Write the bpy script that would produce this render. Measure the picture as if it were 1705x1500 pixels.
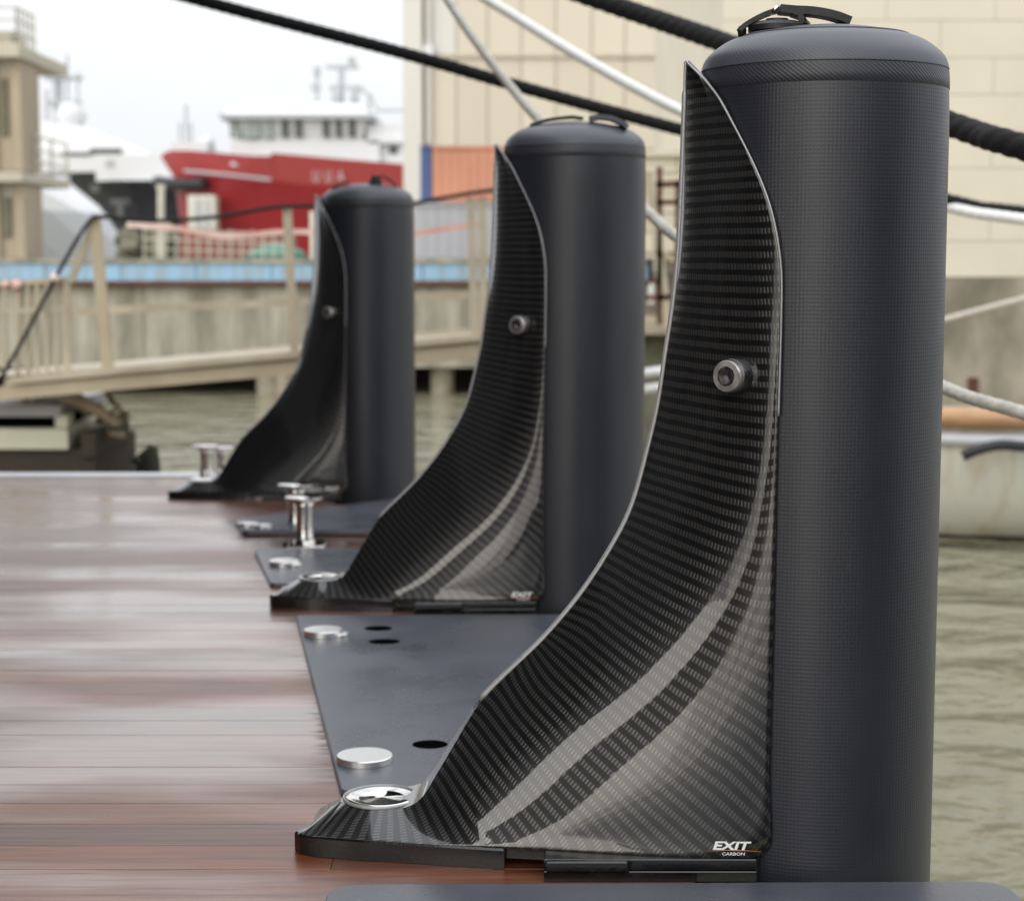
import bpy, math, random
import numpy as np
from mathutils import Vector, Matrix
from mathutils.bvhtree import BVHTree
random.seed(7)
R_ = math.radians
scn = bpy.context.scene
for o in list(bpy.data.objects):
    bpy.data.objects.remove(o)

# ------------------------------------------------------------------ camera
F, W, HH, CAMZ = 3000.0, 1705.0, 1500.0, 0.935
PITCH = math.atan(320 / F)
cam_d = bpy.data.cameras.new('camera')
cam = bpy.data.objects.new('camera', cam_d)
scn.collection.objects.link(cam)
cam.location = (0, 0, CAMZ)
cam.rotation_euler = (math.pi / 2 - PITCH, 0, 0)
cam_d.sensor_width = 36
cam_d.lens = 36 * F / W
cam_d.clip_start = 0.05
cam_d.clip_end = 3000
cam_d.dof.use_dof = True
cam_d.dof.focus_distance = 2.68
cam_d.dof.aperture_fstop = 5.0
scn.camera = cam

# ------------------------------------------------------------------ world (bright overcast, thin blue overhead)
SUN_EL, SUN_AZ = R_(25), R_(209)          # azimuth measured from +Y clockwise: behind the camera, to the left
w = bpy.data.worlds.new('World')
scn.world = w
w.use_nodes = True
nt = w.node_tree
nt.nodes.clear()
N = nt.nodes.new
L = nt.links.new
out = N('ShaderNodeOutputWorld')
bg = N('ShaderNodeBackground')
sky = N('ShaderNodeTexSky')
sky.sky_type = 'NISHITA'
sky.sun_disc = False
sky.sun_elevation = SUN_EL
sky.sun_rotation = SUN_AZ
sky.air_density = 1.0
sky.dust_density = 3.0
tc = N('ShaderNodeTexCoord')
mp = N('ShaderNodeMapping')
mp.inputs['Scale'].default_value = (1.0, 1.0, 2.6)
no = N('ShaderNodeTexNoise')
no.inputs['Scale'].default_value = 1.7
no.inputs['Detail'].default_value = 5
rp = N('ShaderNodeValToRGB')
rp.color_ramp.elements[0].position = 0.32
rp.color_ramp.elements[0].color = (.86, .90, .97, 1)
rp.color_ramp.elements[1].position = 0.66
rp.color_ramp.elements[1].color = (1.0, 1.0, 1.0, 1)
mx = N('ShaderNodeMixRGB')
mx.inputs[0].default_value = 0.86
L(tc.outputs['Generated'], mp.inputs[0])
L(mp.outputs[0], no.inputs['Vector'])
L(no.outputs['Fac'], rp.inputs[0])
L(sky.outputs[0], mx.inputs[1])
sep = N('ShaderNodeSeparateXYZ')
L(tc.outputs['Generated'], sep.inputs[0])
mg = N('ShaderNodeMapRange')              # standard overcast sky: zenith three times the horizon
mg.inputs['From Min'].default_value = 0.0
mg.inputs['From Max'].default_value = 1.0
mg.inputs['To Min'].default_value = 8.0
mg.inputs['To Max'].default_value = 20.0
L(sep.outputs[2], mg.inputs['Value'])
vm = N('ShaderNodeVectorMath')
vm.operation = 'SCALE'
L(rp.outputs[0], vm.inputs[0])
L(mg.outputs[0], vm.inputs['Scale'])
L(vm.outputs[0], mx.inputs[2])
L(mx.outputs[0], bg.inputs[0])
bg.inputs[1].default_value = 0.125
L(bg.outputs[0], out.inputs[0])

sun_d = bpy.data.lights.new('sun', 'SUN')
sun_d.energy = 1.5
sun_d.angle = R_(58)
sun_d.color = (1.0, 0.95, 0.86)
sun = bpy.data.objects.new('sun', sun_d)
scn.collection.objects.link(sun)
sdir = Vector((math.sin(SUN_AZ) * math.cos(SUN_EL), math.cos(SUN_AZ) * math.cos(SUN_EL), math.sin(SUN_EL)))
sun.rotation_euler = (-sdir).to_track_quat('-Z', 'Y').to_euler()

vs = scn.view_settings
vs.view_transform = 'Standard'
vs.look = 'None'
vs.exposure = 0.0
vs.gamma = 1.0
vs.use_curve_mapping = False
scn.render.engine = 'CYCLES'


# ------------------------------------------------------------------ helpers
def ray(px, py):
    a = (px - W / 2) / F
    b = -(py - HH / 2) / F
    return Vector((a, math.cos(PITCH) + b * math.sin(PITCH), -math.sin(PITCH) + b * math.cos(PITCH)))


def at(px, py, Y):
    r = ray(px, py)
    return Vector((0, 0, CAMZ)) + r * (Y / r.y)


def atz(px, py, z):
    r = ray(px, py)
    return Vector((0, 0, CAMZ)) + r * ((z - CAMZ) / r.z)


def tag(o, label=None, cat=None, group=None, kind=None):
    if label: o['label'] = label
    if cat: o['category'] = cat
    if group: o['group'] = group
    if kind: o['kind'] = kind
    return o


def empty(name, loc=(0, 0, 0), rz=0.0):
    o = bpy.data.objects.new(name, None)
    scn.collection.objects.link(o)
    o.location = loc
    o.rotation_euler = (0, 0, rz)
    o.empty_display_size = 0.1
    return o


class MB:
    def __init__(s):
        s.v, s.f = [], []

    def add(s, vs_, fs):
        b = len(s.v)
        s.v += [tuple(p) for p in vs_]
        s.f += [tuple(i + b for i in f) for f in fs]
        return s

    def box(s, a, b, ch=0.0):
        x0, x1 = sorted((a[0], b[0])); y0, y1 = sorted((a[1], b[1])); z0, z1 = sorted((a[2], b[2]))
        if ch <= 0:
            return s.add([(x0, y0, z0), (x1, y0, z0), (x1, y1, z0), (x0, y1, z0), (x0, y0, z1), (x1, y0, z1), (x1, y1, z1), (x0, y1, z1)],
                         [(0, 3, 2, 1), (4, 5, 6, 7), (0, 1, 5, 4), (1, 2, 6, 5), (2, 3, 7, 6), (3, 0, 4, 7)])
        c = min(ch, (x1 - x0) * .4, (y1 - y0) * .4, (z1 - z0) * .4)
        lo = [(x0, y0), (x1, y0), (x1, y1), (x0, y1)]
        inn = [(x0 + c, y0 + c), (x1 - c, y0 + c), (x1 - c, y1 - c), (x0 + c, y1 - c)]
        vv = [(x, y, z0) for x, y in lo] + [(x, y, z1 - c) for x, y in lo] + [(x, y, z1) for x, y in inn]
        ff = [(0, 3, 2, 1), (8, 9, 10, 11)]
        for i in range(4):
            j = (i + 1) % 4
            ff += [(i, j, 4 + j, 4 + i), (4 + i, 4 + j, 8 + j, 8 + i)]
        return s.add(vv, ff)

    def prism(s, pts, z0, z1, ch=0.0):
        n = len(pts)
        ar = sum(pts[i][0] * pts[(i + 1) % n][1] - pts[(i + 1) % n][0] * pts[i][1] for i in range(n))
        if ar < 0: pts = pts[::-1]
        if ch > 0:
            ins = []
            for i in range(n):
                p0, p1, p2 = (Vector(pts[k % n]) for k in (i - 1, i, i + 1))
                d1 = (p1 - p0).normalized(); d2 = (p2 - p1).normalized()
                nn = Vector((-(d1.y + d2.y), d1.x + d2.x))
                nn = nn.normalized() / max(.5, nn.normalized().dot(Vector((-d1.y, d1.x))))
                ins.append(p1 + nn * ch)
            vv = [(x, y, z0) for x, y in pts] + [(x, y, z1 - ch) for x, y in pts] + [(p.x, p.y, z1) for p in ins]
            ff = [tuple(range(n))[::-1], tuple(range(2 * n, 3 * n))]
            for i in range(n):
                j = (i + 1) % n
                ff += [(i, j, n + j, n + i), (n + i, n + j, 2 * n + j, 2 * n + i)]
            return s.add(vv, ff)
        vv = [(x, y, z0) for x, y in pts] + [(x, y, z1) for x, y in pts]
        ff = [tuple(range(n))[::-1], tuple(range(n, 2 * n))]
        for i in range(n):
            j = (i + 1) % n
            ff.append((i, j, n + j, n + i))
        return s.add(vv, ff)

    def tube(s, path, r, n=10, cap=True, flat=None):
        path = [Vector(p) for p in path]
        m = len(path)
        rs = r if isinstance(r, (list, tuple)) else [r] * m
        up = None
        vv = []
        for i, p in enumerate(path):
            t = (path[min(i + 1, m - 1)] - path[max(i - 1, 0)]).normalized()
            if up is None:
                up = Vector((0, 0, 1)) if abs(t.z) < .9 else Vector((1, 0, 0))
            a = t.cross(up).normalized()
            up = a.cross(t).normalized()
            fa = flat if flat else 1.0
            for k in range(n):
                q = 2 * math.pi * k / n
                vv.append(p + a * math.cos(q) * rs[i] + up * math.sin(q) * rs[i] * fa)
        ff = []
        for i in range(m - 1):
            for k in range(n):
                k2 = (k + 1) % n
                ff.append((i * n + k, i * n + k2, (i + 1) * n + k2, (i + 1) * n + k))
        if cap:
            ff += [tuple(range(n))[::-1], tuple(range((m - 1) * n, m * n))]
        return s.add(vv, ff)

    def lathe(s, prof, n=48, c=(0, 0, 0), a0=0.0, cap0=True, cap1=True):
        vv = []
        for r, z in prof:
            for k in range(n):
                q = a0 + 2 * math.pi * k / n
                vv.append((c[0] + r * math.cos(q), c[1] + r * math.sin(q), c[2] + z))
        ff = []
        for i in range(len(prof) - 1):
            for k in range(n):
                k2 = (k + 1) % n
                ff.append((i * n + k, i * n + k2, (i + 1) * n + k2, (i + 1) * n + k))
        if cap0: ff.append(tuple(range(n))[::-1])
        if cap1: ff.append(tuple(range((len(prof) - 1) * n, len(prof) * n)))
        return s.add(vv, ff)

    def grid(s, P):
        m, n = len(P), len(P[0])
        return s.add([q for row in P for q in row],
                     [(i * n + k, i * n + k + 1, (i + 1) * n + k + 1, (i + 1) * n + k) for i in range(m - 1) for k in range(n - 1)])

    def mesh(s, name):
        me = bpy.data.meshes.new(name)
        me.from_pydata(s.v, [], s.f)
        me.update()
        return me

    def build(s, name, mat, parent=None, smooth=False, angle=None, fix=True):
        me = s.mesh(name)
        if fix:
            import bmesh
            bm = bmesh.new(); bm.from_mesh(me)
            bmesh.ops.recalc_face_normals(bm, faces=bm.faces)
            bm.to_mesh(me); bm.free()
        me.materials.append(M[mat] if isinstance(mat, str) else mat)
        if smooth or angle:
            me.polygons.foreach_set('use_smooth', [True] * len(me.polygons))
            if angle: me.set_sharp_from_angle(angle=R_(angle))
        o = bpy.data.objects.new(name, me)
        scn.collection.objects.link(o)
        if parent: o.parent = parent
        return o


def copy_tree(o, parent=None):
    c = o.copy()
    scn.collection.objects.link(c)
    c.parent = parent
    for ch in list(o.children):
        copy_tree(ch, c)
    return c


def catmull(pts, n):
    pts = np.array(pts, float)
    P = np.vstack([2 * pts[0] - pts[1], pts, 2 * pts[-1] - pts[-2]])
    res = []
    for t in np.linspace(0, len(pts) - 1, n):
        i = min(int(t), len(pts) - 2)
        x = t - i
        a, b, c, d = P[i], P[i + 1], P[i + 2], P[i + 3]
        res.append(.5 * (2 * b + (c - a) * x + (2 * a - 5 * b + 4 * c - d) * x * x + (3 * b - a - 3 * c + d) * x ** 3))
    return np.array(res)


# ------------------------------------------------------------------ materials
M = {}


def nmat(name):
    m = bpy.data.materials.new(name)
    m.use_nodes = True
    M[name] = m
    t = m.node_tree
    return m, t, t.nodes['Principled BSDF']


def simple(name, col, rough=.5, metal=0.0, var=.25, scale=6.0, bump=0.0, bscale=40.0, coat=0.0, stretch=(1, 1, 1), col2=None, rvar=.12, thr=(.35, .7)):
    """base colour that wanders between two tones with object-space noise, roughness wanders with it"""
    m, t, b = nmat(name)
    n = t.nodes.new
    l = t.links.new
    tc = n('ShaderNodeTexCoord')
    mp = n('ShaderNodeMapping')
    mp.inputs['Scale'].default_value = stretch
    l(tc.outputs['Object'], mp.inputs[0])
    no = n('ShaderNodeTexNoise')
    no.inputs['Scale'].default_value = scale
    no.inputs['Detail'].default_value = 6
    no.inputs['Roughness'].default_value = .6
    l(mp.outputs[0], no.inputs['Vector'])
    rp = n('ShaderNodeValToRGB')
    c2 = col2 or tuple(c * (1 - var) for c in col)
    rp.color_ramp.elements[0].position = thr[0]
    rp.color_ramp.elements[0].color = (*c2, 1)
    rp.color_ramp.elements[1].position = thr[1]
    rp.color_ramp.elements[1].color = (*col, 1)
    l(no.outputs['Fac'], rp.inputs[0])
    l(rp.outputs[0], b.inputs['Base Color'])
    mr = n('ShaderNodeMapRange')
    mr.inputs['From Min'].default_value = .3
    mr.inputs['From Max'].default_value = .7
    mr.inputs['To Min'].default_value = max(.02, rough - rvar)
    mr.inputs['To Max'].default_value = min(1, rough + rvar)
    l(no.outputs['Fac'], mr.inputs['Value'])
    l(mr.outputs[0], b.inputs['Roughness'])
    b.inputs['Metallic'].default_value = metal
    b.inputs['Coat Weight'].default_value = coat
    if bump:
        nb = n('ShaderNodeTexNoise')
        nb.inputs['Scale'].default_value = bscale
        nb.inputs['Detail'].default_value = 5
        l(mp.outputs[0], nb.inputs['Vector'])
        bp = n('ShaderNodeBump')
        bp.inputs['Strength'].default_value = bump
        bp.inputs['Distance'].default_value = .01
        l(nb.outputs['Fac'], bp.inputs['Height'])
        l(bp.outputs[0], b.inputs['Normal'])
    return m


def mathn(t, op, a, b=None):
    q = t.nodes.new('ShaderNodeMath')
    q.operation = op
    for i, x in enumerate((a, b)):
        if x is None: continue
        if isinstance(x, (int, float)): q.inputs[i].default_value = x
        else: t.links.new(x, q.inputs[i])
    return q.outputs[0]


def carbon():
    m, t, b = nmat('carbon')
    n, l = t.nodes.new, t.links.new
    uv = n('ShaderNodeUVMap')
    sp = n('ShaderNodeSeparateXYZ')
    l(uv.outputs[0], sp.inputs[0])
    nz = n('ShaderNodeTexNoise')
    nz.inputs['Scale'].default_value = 9
    nz.inputs['Detail'].default_value = 2
    l(uv.outputs[0], nz.inputs['Vector'])
    x = mathn(t, 'ADD', sp.outputs[0], mathn(t, 'MULTIPLY', mathn(t, 'SUBTRACT', nz.outputs['Fac'], .5), .006))
    st = mathn(t, 'SINE', mathn(t, 'MULTIPLY', x, 2 * math.pi / .0168))
    stm = n('ShaderNodeMapRange')
    stm.interpolation_type = 'SMOOTHSTEP'
    stm.inputs['From Min'].default_value = -.35
    stm.inputs['From Max'].default_value = .45
    l(st, stm.inputs['Value'])
    ph = mathn(t, 'ADD', mathn(t, 'MULTIPLY', sp.outputs[1], 2 * math.pi / .0058), mathn(t, 'MULTIPLY', x, 2 * math.pi / .0168 * .5))
    dots = mathn(t, 'SINE', ph)
    dm = n('ShaderNodeMapRange')
    dm.inputs['From Min'].default_value = -1
    dm.inputs['To Min'].default_value = .05
    l(dots, dm.inputs['Value'])
    tow = mathn(t, 'MULTIPLY', stm.outputs[0], dm.outputs[0])
    cr = n('ShaderNodeValToRGB')
    cr.color_ramp.elements[0].color = (.006, .006, .0062, 1)
    cr.color_ramp.elements[1].color = (.095, .093, .089, 1)
    l(tow, cr.inputs[0])
    l(cr.outputs[0], b.inputs['Base Color'])
    l(mathn(t, 'MULTIPLY', tow, .85), b.inputs['Metallic'])
    b.inputs['Roughness'].default_value = .30
    tg = n('ShaderNodeTangent')
    tg.direction_type = 'UV_MAP'
    l(tg.outputs[0], b.inputs['Tangent'])
    b.inputs['Anisotropic'].default_value = .75
    b.inputs['Specular IOR Level'].default_value = .25
    b.inputs['Coat Weight'].default_value = 1.0
    b.inputs['Coat Roughness'].default_value = .025
    b.inputs['Coat IOR'].default_value = 1.6
    bp = n('ShaderNodeBump')
    bp.inputs['Strength'].default_value = .35
    bp.inputs['Distance'].default_value = .0008
    l(tow, bp.inputs['Height'])
    l(bp.outputs[0], b.inputs['Normal'])
    # faint unevenness of the clear lacquer
    cb = n('ShaderNodeBump')
    cb.inputs['Strength'].default_value = .03
    cb.inputs['Distance'].default_value = .002
    n3 = n('ShaderNodeTexNoise')
    n3.inputs['Scale'].default_value = 45
    l(uv.outputs[0], n3.inputs['Vector'])
    l(n3.outputs['Fac'], cb.inputs['Height'])
    l(cb.outputs[0], b.inputs['Coat Normal'])


def fabric(name, diag, col, rough=.46, bump=.16):
    m, t, b = nmat(name)
    n, l = t.nodes.new, t.links.new
    uv = n('ShaderNodeUVMap')
    sp = n('ShaderNodeSeparateXYZ')
    l(uv.outputs[0], sp.inputs[0])
    k = 2 * math.pi / .0058
    if diag:
        k = 2 * math.pi / .008
        a = mathn(t, 'SINE', mathn(t, 'MULTIPLY', mathn(t, 'ADD', sp.outputs[0], mathn(t, 'MULTIPLY', sp.outputs[1], 1.3)), k))
        g = mathn(t, 'ADD', mathn(t, 'MULTIPLY', a, .5), .5)
    else:
        a = mathn(t, 'ADD', mathn(t, 'MULTIPLY', mathn(t, 'SINE', mathn(t, 'MULTIPLY', sp.outputs[0], k)), .5), .5)
        c = mathn(t, 'ADD', mathn(t, 'MULTIPLY', mathn(t, 'SINE', mathn(t, 'MULTIPLY', sp.outputs[1], k)), .5), .5)
        g = mathn(t, 'MULTIPLY', mathn(t, 'POWER', a, .7), mathn(t, 'POWER', c, .7))
    no = n('ShaderNodeTexNoise')
    no.inputs['Scale'].default_value = 5
    no.inputs['Detail'].default_value = 8
    no.inputs['Roughness'].default_value = .65
    l(uv.outputs[0], no.inputs['Vector'])
    fac = mathn(t, 'ADD', mathn(t, 'MULTIPLY', g, .6), mathn(t, 'MULTIPLY', no.outputs['Fac'], .5))
    cr = n('ShaderNodeValToRGB')
    cr.color_ramp.elements[0].position = .15
    cr.color_ramp.elements[0].color = (*[c * .82 for c in col], 1)
    cr.color_ramp.elements[1].position = .85
    cr.color_ramp.elements[1].color = (*[c * 1.18 for c in col], 1)
    l(fac, cr.inputs[0])
    l(cr.outputs[0], b.inputs['Base Color'])
    mr = n('ShaderNodeMapRange')
    mr.inputs['To Min'].default_value = rough - .1
    mr.inputs['To Max'].default_value = rough + .12
    l(no.outputs['Fac'], mr.inputs['Value'])
    l(mr.outputs[0], b.inputs['Roughness'])
    b.inputs['Specular IOR Level'].default_value = .5
    bp = n('ShaderNodeBump')
    bp.inputs['Strength'].default_value = bump
    bp.inputs['Distance'].default_value = .0012
    l(g, bp.inputs['Height'])
    l(bp.outputs[0], b.inputs['Normal'])


def wood():
    m, t, b = nmat('varnished_teak')
    n, l = t.nodes.new, t.links.new
    tc = n('ShaderNodeTexCoord')
    oi = n('ShaderNodeObjectInfo')
    mp = n('ShaderNodeMapping')
    mp.inputs['Scale'].default_value = (1.2, 26, 10)
    l(tc.outputs['Object'], mp.inputs[0])
    ad = n('ShaderNodeVectorMath')
    ad.operation = 'ADD'
    l(mp.outputs[0], ad.inputs[0])
    sc = n('ShaderNodeVectorMath')
    sc.operation = 'SCALE'
    cx = n('ShaderNodeCombineXYZ')
    l(oi.outputs['Random'], cx.inputs[0])
    l(cx.outputs[0], sc.inputs[0])
    sc.inputs['Scale'].default_value = 60
    l(sc.outputs[0], ad.inputs[1])
    g = n('ShaderNodeTexNoise')
    g.inputs['Scale'].default_value = 3
    g.inputs['Detail'].default_value = 7
    g.inputs['Distortion'].default_value = .6
    l(ad.outputs[0], g.inputs['Vector'])
    cr = n('ShaderNodeValToRGB')
    e = cr.color_ramp.elements
    e[0].position = .3; e[0].color = (.060, .015, .0045, 1)
    e[1].position = .72; e[1].color = (.21, .058, .015, 1)
    l(g.outputs['Fac'], cr.inputs[0])
    hs = n('ShaderNodeHueSaturation')
    l(cr.outputs[0], hs.inputs['Color'])
    l(mathn(t, 'ADD', mathn(t, 'MULTIPLY', oi.outputs['Random'], .7), .65), hs.inputs['Value'])
    l(hs.outputs[0], b.inputs['Base Color'])
    # varnish: patches of standing wet gloss, long in the direction of the planks (world-sized, same on every plank)
    ge = n('ShaderNodeNewGeometry')
    mp2 = n('ShaderNodeMapping')
    mp2.inputs['Scale'].default_value = (.5, 1.5, 1)
    l(ge.outputs['Position'], mp2.inputs[0])
    w1 = n('ShaderNodeTexNoise')
    w1.inputs['Scale'].default_value = 1.6
    w1.inputs['Detail'].default_value = 4
    l(mp2.outputs[0], w1.inputs['Vector'])
    mr = n('ShaderNodeMapRange')
    mr.inputs['From Min'].default_value = .38
    mr.inputs['From Max'].default_value = .62
    mr.inputs['To Min'].default_value = .07
    mr.inputs['To Max'].default_value = .3
    l(w1.outputs['Fac'], mr.inputs['Value'])
    mw = n('ShaderNodeMapRange')
    mw.inputs['From Min'].default_value = .40
    mw.inputs['From Max'].default_value = .60
    mw.inputs['To Min'].default_value = 1.0
    mw.inputs['To Max'].default_value = .35
    l(w1.outputs['Fac'], mw.inputs['Value'])
    l(mw.outputs[0], b.inputs['Coat Weight'])
    b.inputs['Coat IOR'].default_value = 1.8
    l(mr.outputs[0], b.inputs['Coat Roughness'])
    b.inputs['Roughness'].default_value = .4
    bp = n('ShaderNodeBump')
    bp.inputs['Strength'].default_value = .25
    bp.inputs['Distance'].default_value = .002
    l(g.outputs['Fac'], bp.inputs['Height'])
    l(bp.outputs[0], b.inputs['Normal'])
    cb = n('ShaderNodeBump')
    cb.inputs['Strength'].default_value = .3
    cb.inputs['Distance'].default_value = .006
    mp3 = n('ShaderNodeMapping')
    mp3.inputs['Scale'].default_value = (1.2, 14, 1)
    l(ge.outputs['Position'], mp3.inputs[0])
    w2 = n('ShaderNodeTexNoise')
    w2.inputs['Scale'].default_value = 2.0
    w2.inputs['Detail'].default_value = 3
    l(mp3.outputs[0], w2.inputs['Vector'])
    l(w2.outputs['Fac'], cb.inputs['Height'])
    l(cb.outputs[0], b.inputs['Coat Normal'])


def water_mat():
    m, t, b = nmat('harbour_water')
    n, l = t.nodes.new, t.links.new
    b.inputs['Base Color'].default_value = (.23, .218, .145, 1)
    b.inputs['Roughness'].default_value = .04
    b.inputs['IOR'].default_value = 1.333
    ge = n('ShaderNodeNewGeometry')
    mp = n('ShaderNodeMapping')
    mp.inputs['Scale'].default_value = (1.0, 1.5, 1)
    mp.inputs['Rotation'].default_value = (0, 0, .25)
    l(ge.outputs['Position'], mp.inputs[0])
    a = n('ShaderNodeTexNoise')
    a.inputs['Scale'].default_value = 1.1
    a.inputs['Detail'].default_value = 3
    a.inputs['Distortion'].default_value = .6
    l(mp.outputs[0], a.inputs['Vector'])
    c = n('ShaderNodeTexNoise')
    c.inputs['Scale'].default_value = 5.5
    c.inputs['Detail'].default_value = 3
    l(mp.outputs[0], c.inputs['Vector'])
    h = mathn(t, 'ADD', a.outputs['Fac'], mathn(t, 'MULTIPLY', c.outputs['Fac'], .16))
    bp = n('ShaderNodeBump')
    bp.inputs['Strength'].default_value = .8
    bp.inputs['Distance'].default_value = .34
    l(h, bp.inputs['Height'])
    l(bp.outputs[0], b.inputs['Normal'])


carbon()
fabric('fender_weave', False, (.020, .022, .029), rough=.36)
fabric('fender_band', True, (.032, .034, .042), rough=.42, bump=.28)
fabric('fender_cap', True, (.062, .066, .082), rough=.42, bump=.06)
wood()
water_mat()
simple('black_resin', (.008, .008, .009), .22, var=.3, scale=30, coat=.5, bump=.08, bscale=200)
simple('plate_paint', (.105, .113, .14), .30, var=.35, scale=3, bump=.08, bscale=350, rvar=.1)
simple('caulk', (.03, .018, .012), .5)
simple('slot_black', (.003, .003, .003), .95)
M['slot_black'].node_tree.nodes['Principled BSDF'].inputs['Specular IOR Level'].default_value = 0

simple('polished_steel', (.78, .77, .75), .1, 1.0, var=.1, scale=20, rvar=.05)
simple('satin_steel', (.6, .58, .55), .24, 1.0, var=.2, scale=60, rvar=.08)
simple('cap_steel', (.86, .85, .83), .32, .95, var=.03, scale=4, rvar=.02)
simple('bolt_steel', (.72, .70, .66), .38, .9, var=.2, scale=60, rvar=.08)
simple('pale_edge', (.42, .42, .42), .3, .3, var=.2, scale=12)
simple('rope_black', (.004, .004, .0045), .88, var=.4, scale=60, bump=.5, bscale=120)
simple('rope_white', (.88, .88, .86), .7, var=.1, scale=30, bump=.5, bscale=90)
simple('rope_grey', (.60, .58, .52), .8, var=.25, scale=30, bump=.5, bscale=90)
simple('strap_black', (.012, .012, .013), .5, var=.3, scale=80)
simple('white_print', (.85, .85, .85), .35, var=.03)
simple('orange_print', (.75, .2, .03), .4, var=.05)
simple('cream_paint', (.645, .60, .49), .65, var=.08, scale=.8, bump=.1, bscale=8, col2=(.57, .53, .43))
simple('mortar', (.625, .58, .47), .8, var=.12, scale=1.2)
simple('wall_concrete', (.37, .33, .26), .85, var=.35, scale=1.3, stretch=(1.3, 1, .8), bump=.3, bscale=7, col2=(.15, .135, .095), thr=(.34, .62))
simple('wall_concrete_dark', (.2, .19, .14), .85, var=.5, scale=1.3, bump=.3, bscale=7, col2=(.06, .065, .035))
simple('clad_panel', (.60, .55, .44), .55, var=.08, scale=.25, stretch=(3, 1, .3))
simple('clad_panel_b', (.565, .515, .41), .55, var=.08, scale=.25, stretch=(3, 1, .3))
simple('clad_seam', (.52, .47, .37), .7)
simple('clad_pale', (.62, .61, .56), .5, var=.08, scale=.3)
simple('clad_grey', (.40, .40, .41), .5, var=.1, scale=.3)
simple('container_orange', (.56, .25, .15), .55, var=.2, scale=.8)
simple('container_blue', (.06, .11, .26), .5, var=.3, scale=.8)
simple('container_grey', (.36, .37, .40), .5, var=.15, scale=.8)
simple('rust', (.13, .05, .028), .85, var=.5, scale=6)
simple('quay_concrete', (.40, .38, .31), .9, var=.4, scale=1.1, stretch=(2.6, 1, .5), bump=.3, bscale=5, col2=(.13, .125, .09), thr=(.30, .62))
simple('quay_blue', (.29, .48, .66), .6, var=.25, scale=2.2, stretch=(3, 1, .5), col2=(.26, .34, .40), thr=(.32, .58))
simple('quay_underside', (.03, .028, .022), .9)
simple('gangway_metal', (.47, .41, .31), .6, var=.2, scale=3, col2=(.34, .29, .21))
simple('gangway_tan', (.44, .37, .26), .6, var=.2, scale=3)
simple('panel_ivory', (.66, .64, .56), .55, var=.06)
simple('tape_red', (.55, .26, .21), .6, var=.3, scale=3, col2=(.75, .6, .55))
simple('ship_red', (.33, .020, .028), .4, var=.25, scale=.2, rvar=.05)
simple('ship_red_light', (.52, .085, .09), .45, var=.15, scale=.2)
simple('ship_white', (.66, .67, .68), .45, var=.04, scale=.3)
simple('ship_grey', (.42, .44, .46), .5, var=.08, scale=.3)
simple('ship_navy', (.02, .022, .034), .4, var=.4, scale=.4)
simple('ship_slate', (.09, .095, .10), .5, var=.3, scale=.4)
simple('glass_dark', (.05, .065, .06), .12, var=.3, scale=1)
simple('glass_pale', (.28, .33, .31), .15, var=.2, scale=1)
simple('tower_concrete', (.42, .355, .26), .85, var=.25, scale=.7, stretch=(2, 2, .5), bump=.2, bscale=5)
simple('tower_slab', (.50, .46, .37), .8, var=.15, scale=.7)
simple('tower_recess', (.17, .16, .11), .9, var=.3)
simple('rail_pale', (.55, .53, .44), .6, var=.15)
simple('boat_hull', (.62, .61, .53), .4, var=.25, scale=2.6, stretch=(1.8, 1, .4), col2=(.42, .33, .18), thr=(.30, .55))
simple('boat_wood', (.52, .30, .16), .6, var=.25, scale=4, stretch=(.4, 4, 4))
simple('boat_trim', (.62, .64, .68), .4, var=.1)
simple('boat_antifoul', (.05, .035, .02), .7, var=.4)
simple('tube_dark', (.02, .022, .03), .5, var=.3)
simple('float_top', (.30, .29, .30), .6, var=.2, scale=2)
simple('float_side', (.50, .50, .38), .7, var=.2, scale=2)
simple('float_dark', (.045, .035, .022), .85, var=.5, scale=3)
simple('drift_wood', (.46, .36, .25), .85, var=.5, scale=5, bump=.4, bscale=20)
simple('white_metal', (.72, .73, .75), .4, var=.08)
simple('teal', (.06, .20, .15), .5, var=.2)
simple('brick_red', (.26, .11, .085), .8, var=.3, scale=2)
simple('ground', (.30, .28, .23), .9, var=.3, scale=.5)
simple('hull_paint', (.02, .022, .03), .25, var=.2, scale=.5, coat=.6)
simple('overhang', (.06, .06, .065), .4, var=.2, scale=1)
simple('weed', (.03, .03, .012), .8, var=.5, scale=10)

# ------------------------------------------------------------------ setting: water, land
WZ = -1.0
tag(MB().add([(-400, -60, WZ), (400, -60, WZ), (400, 900, WZ), (-400, 900, WZ)], [(0, 1, 2, 3)]).build('water', 'harbour_water'), kind='structure')

# yacht swim deck ------------------------------------------------------
FX = [(2.82, .480), (4.87, .168), (7.42, -.590)]     # fender axes (Y, X)


def fx(Y):
    (a, A), (b, B), (c, Cc) = FX
    return A * (Y - b) * (Y - c) / ((a - b) * (a - c)) + B * (Y - a) * (Y - c) / ((b - a) * (b - c)) + Cc * (Y - a) * (Y - b) / ((c - a) * (c - b))


def camber(Y):          # the deck falls away towards the far side
    return -.008 * max(0.0, Y - 5.0) ** 2


def edge(Y):
    return fx(Y) - .21


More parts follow.
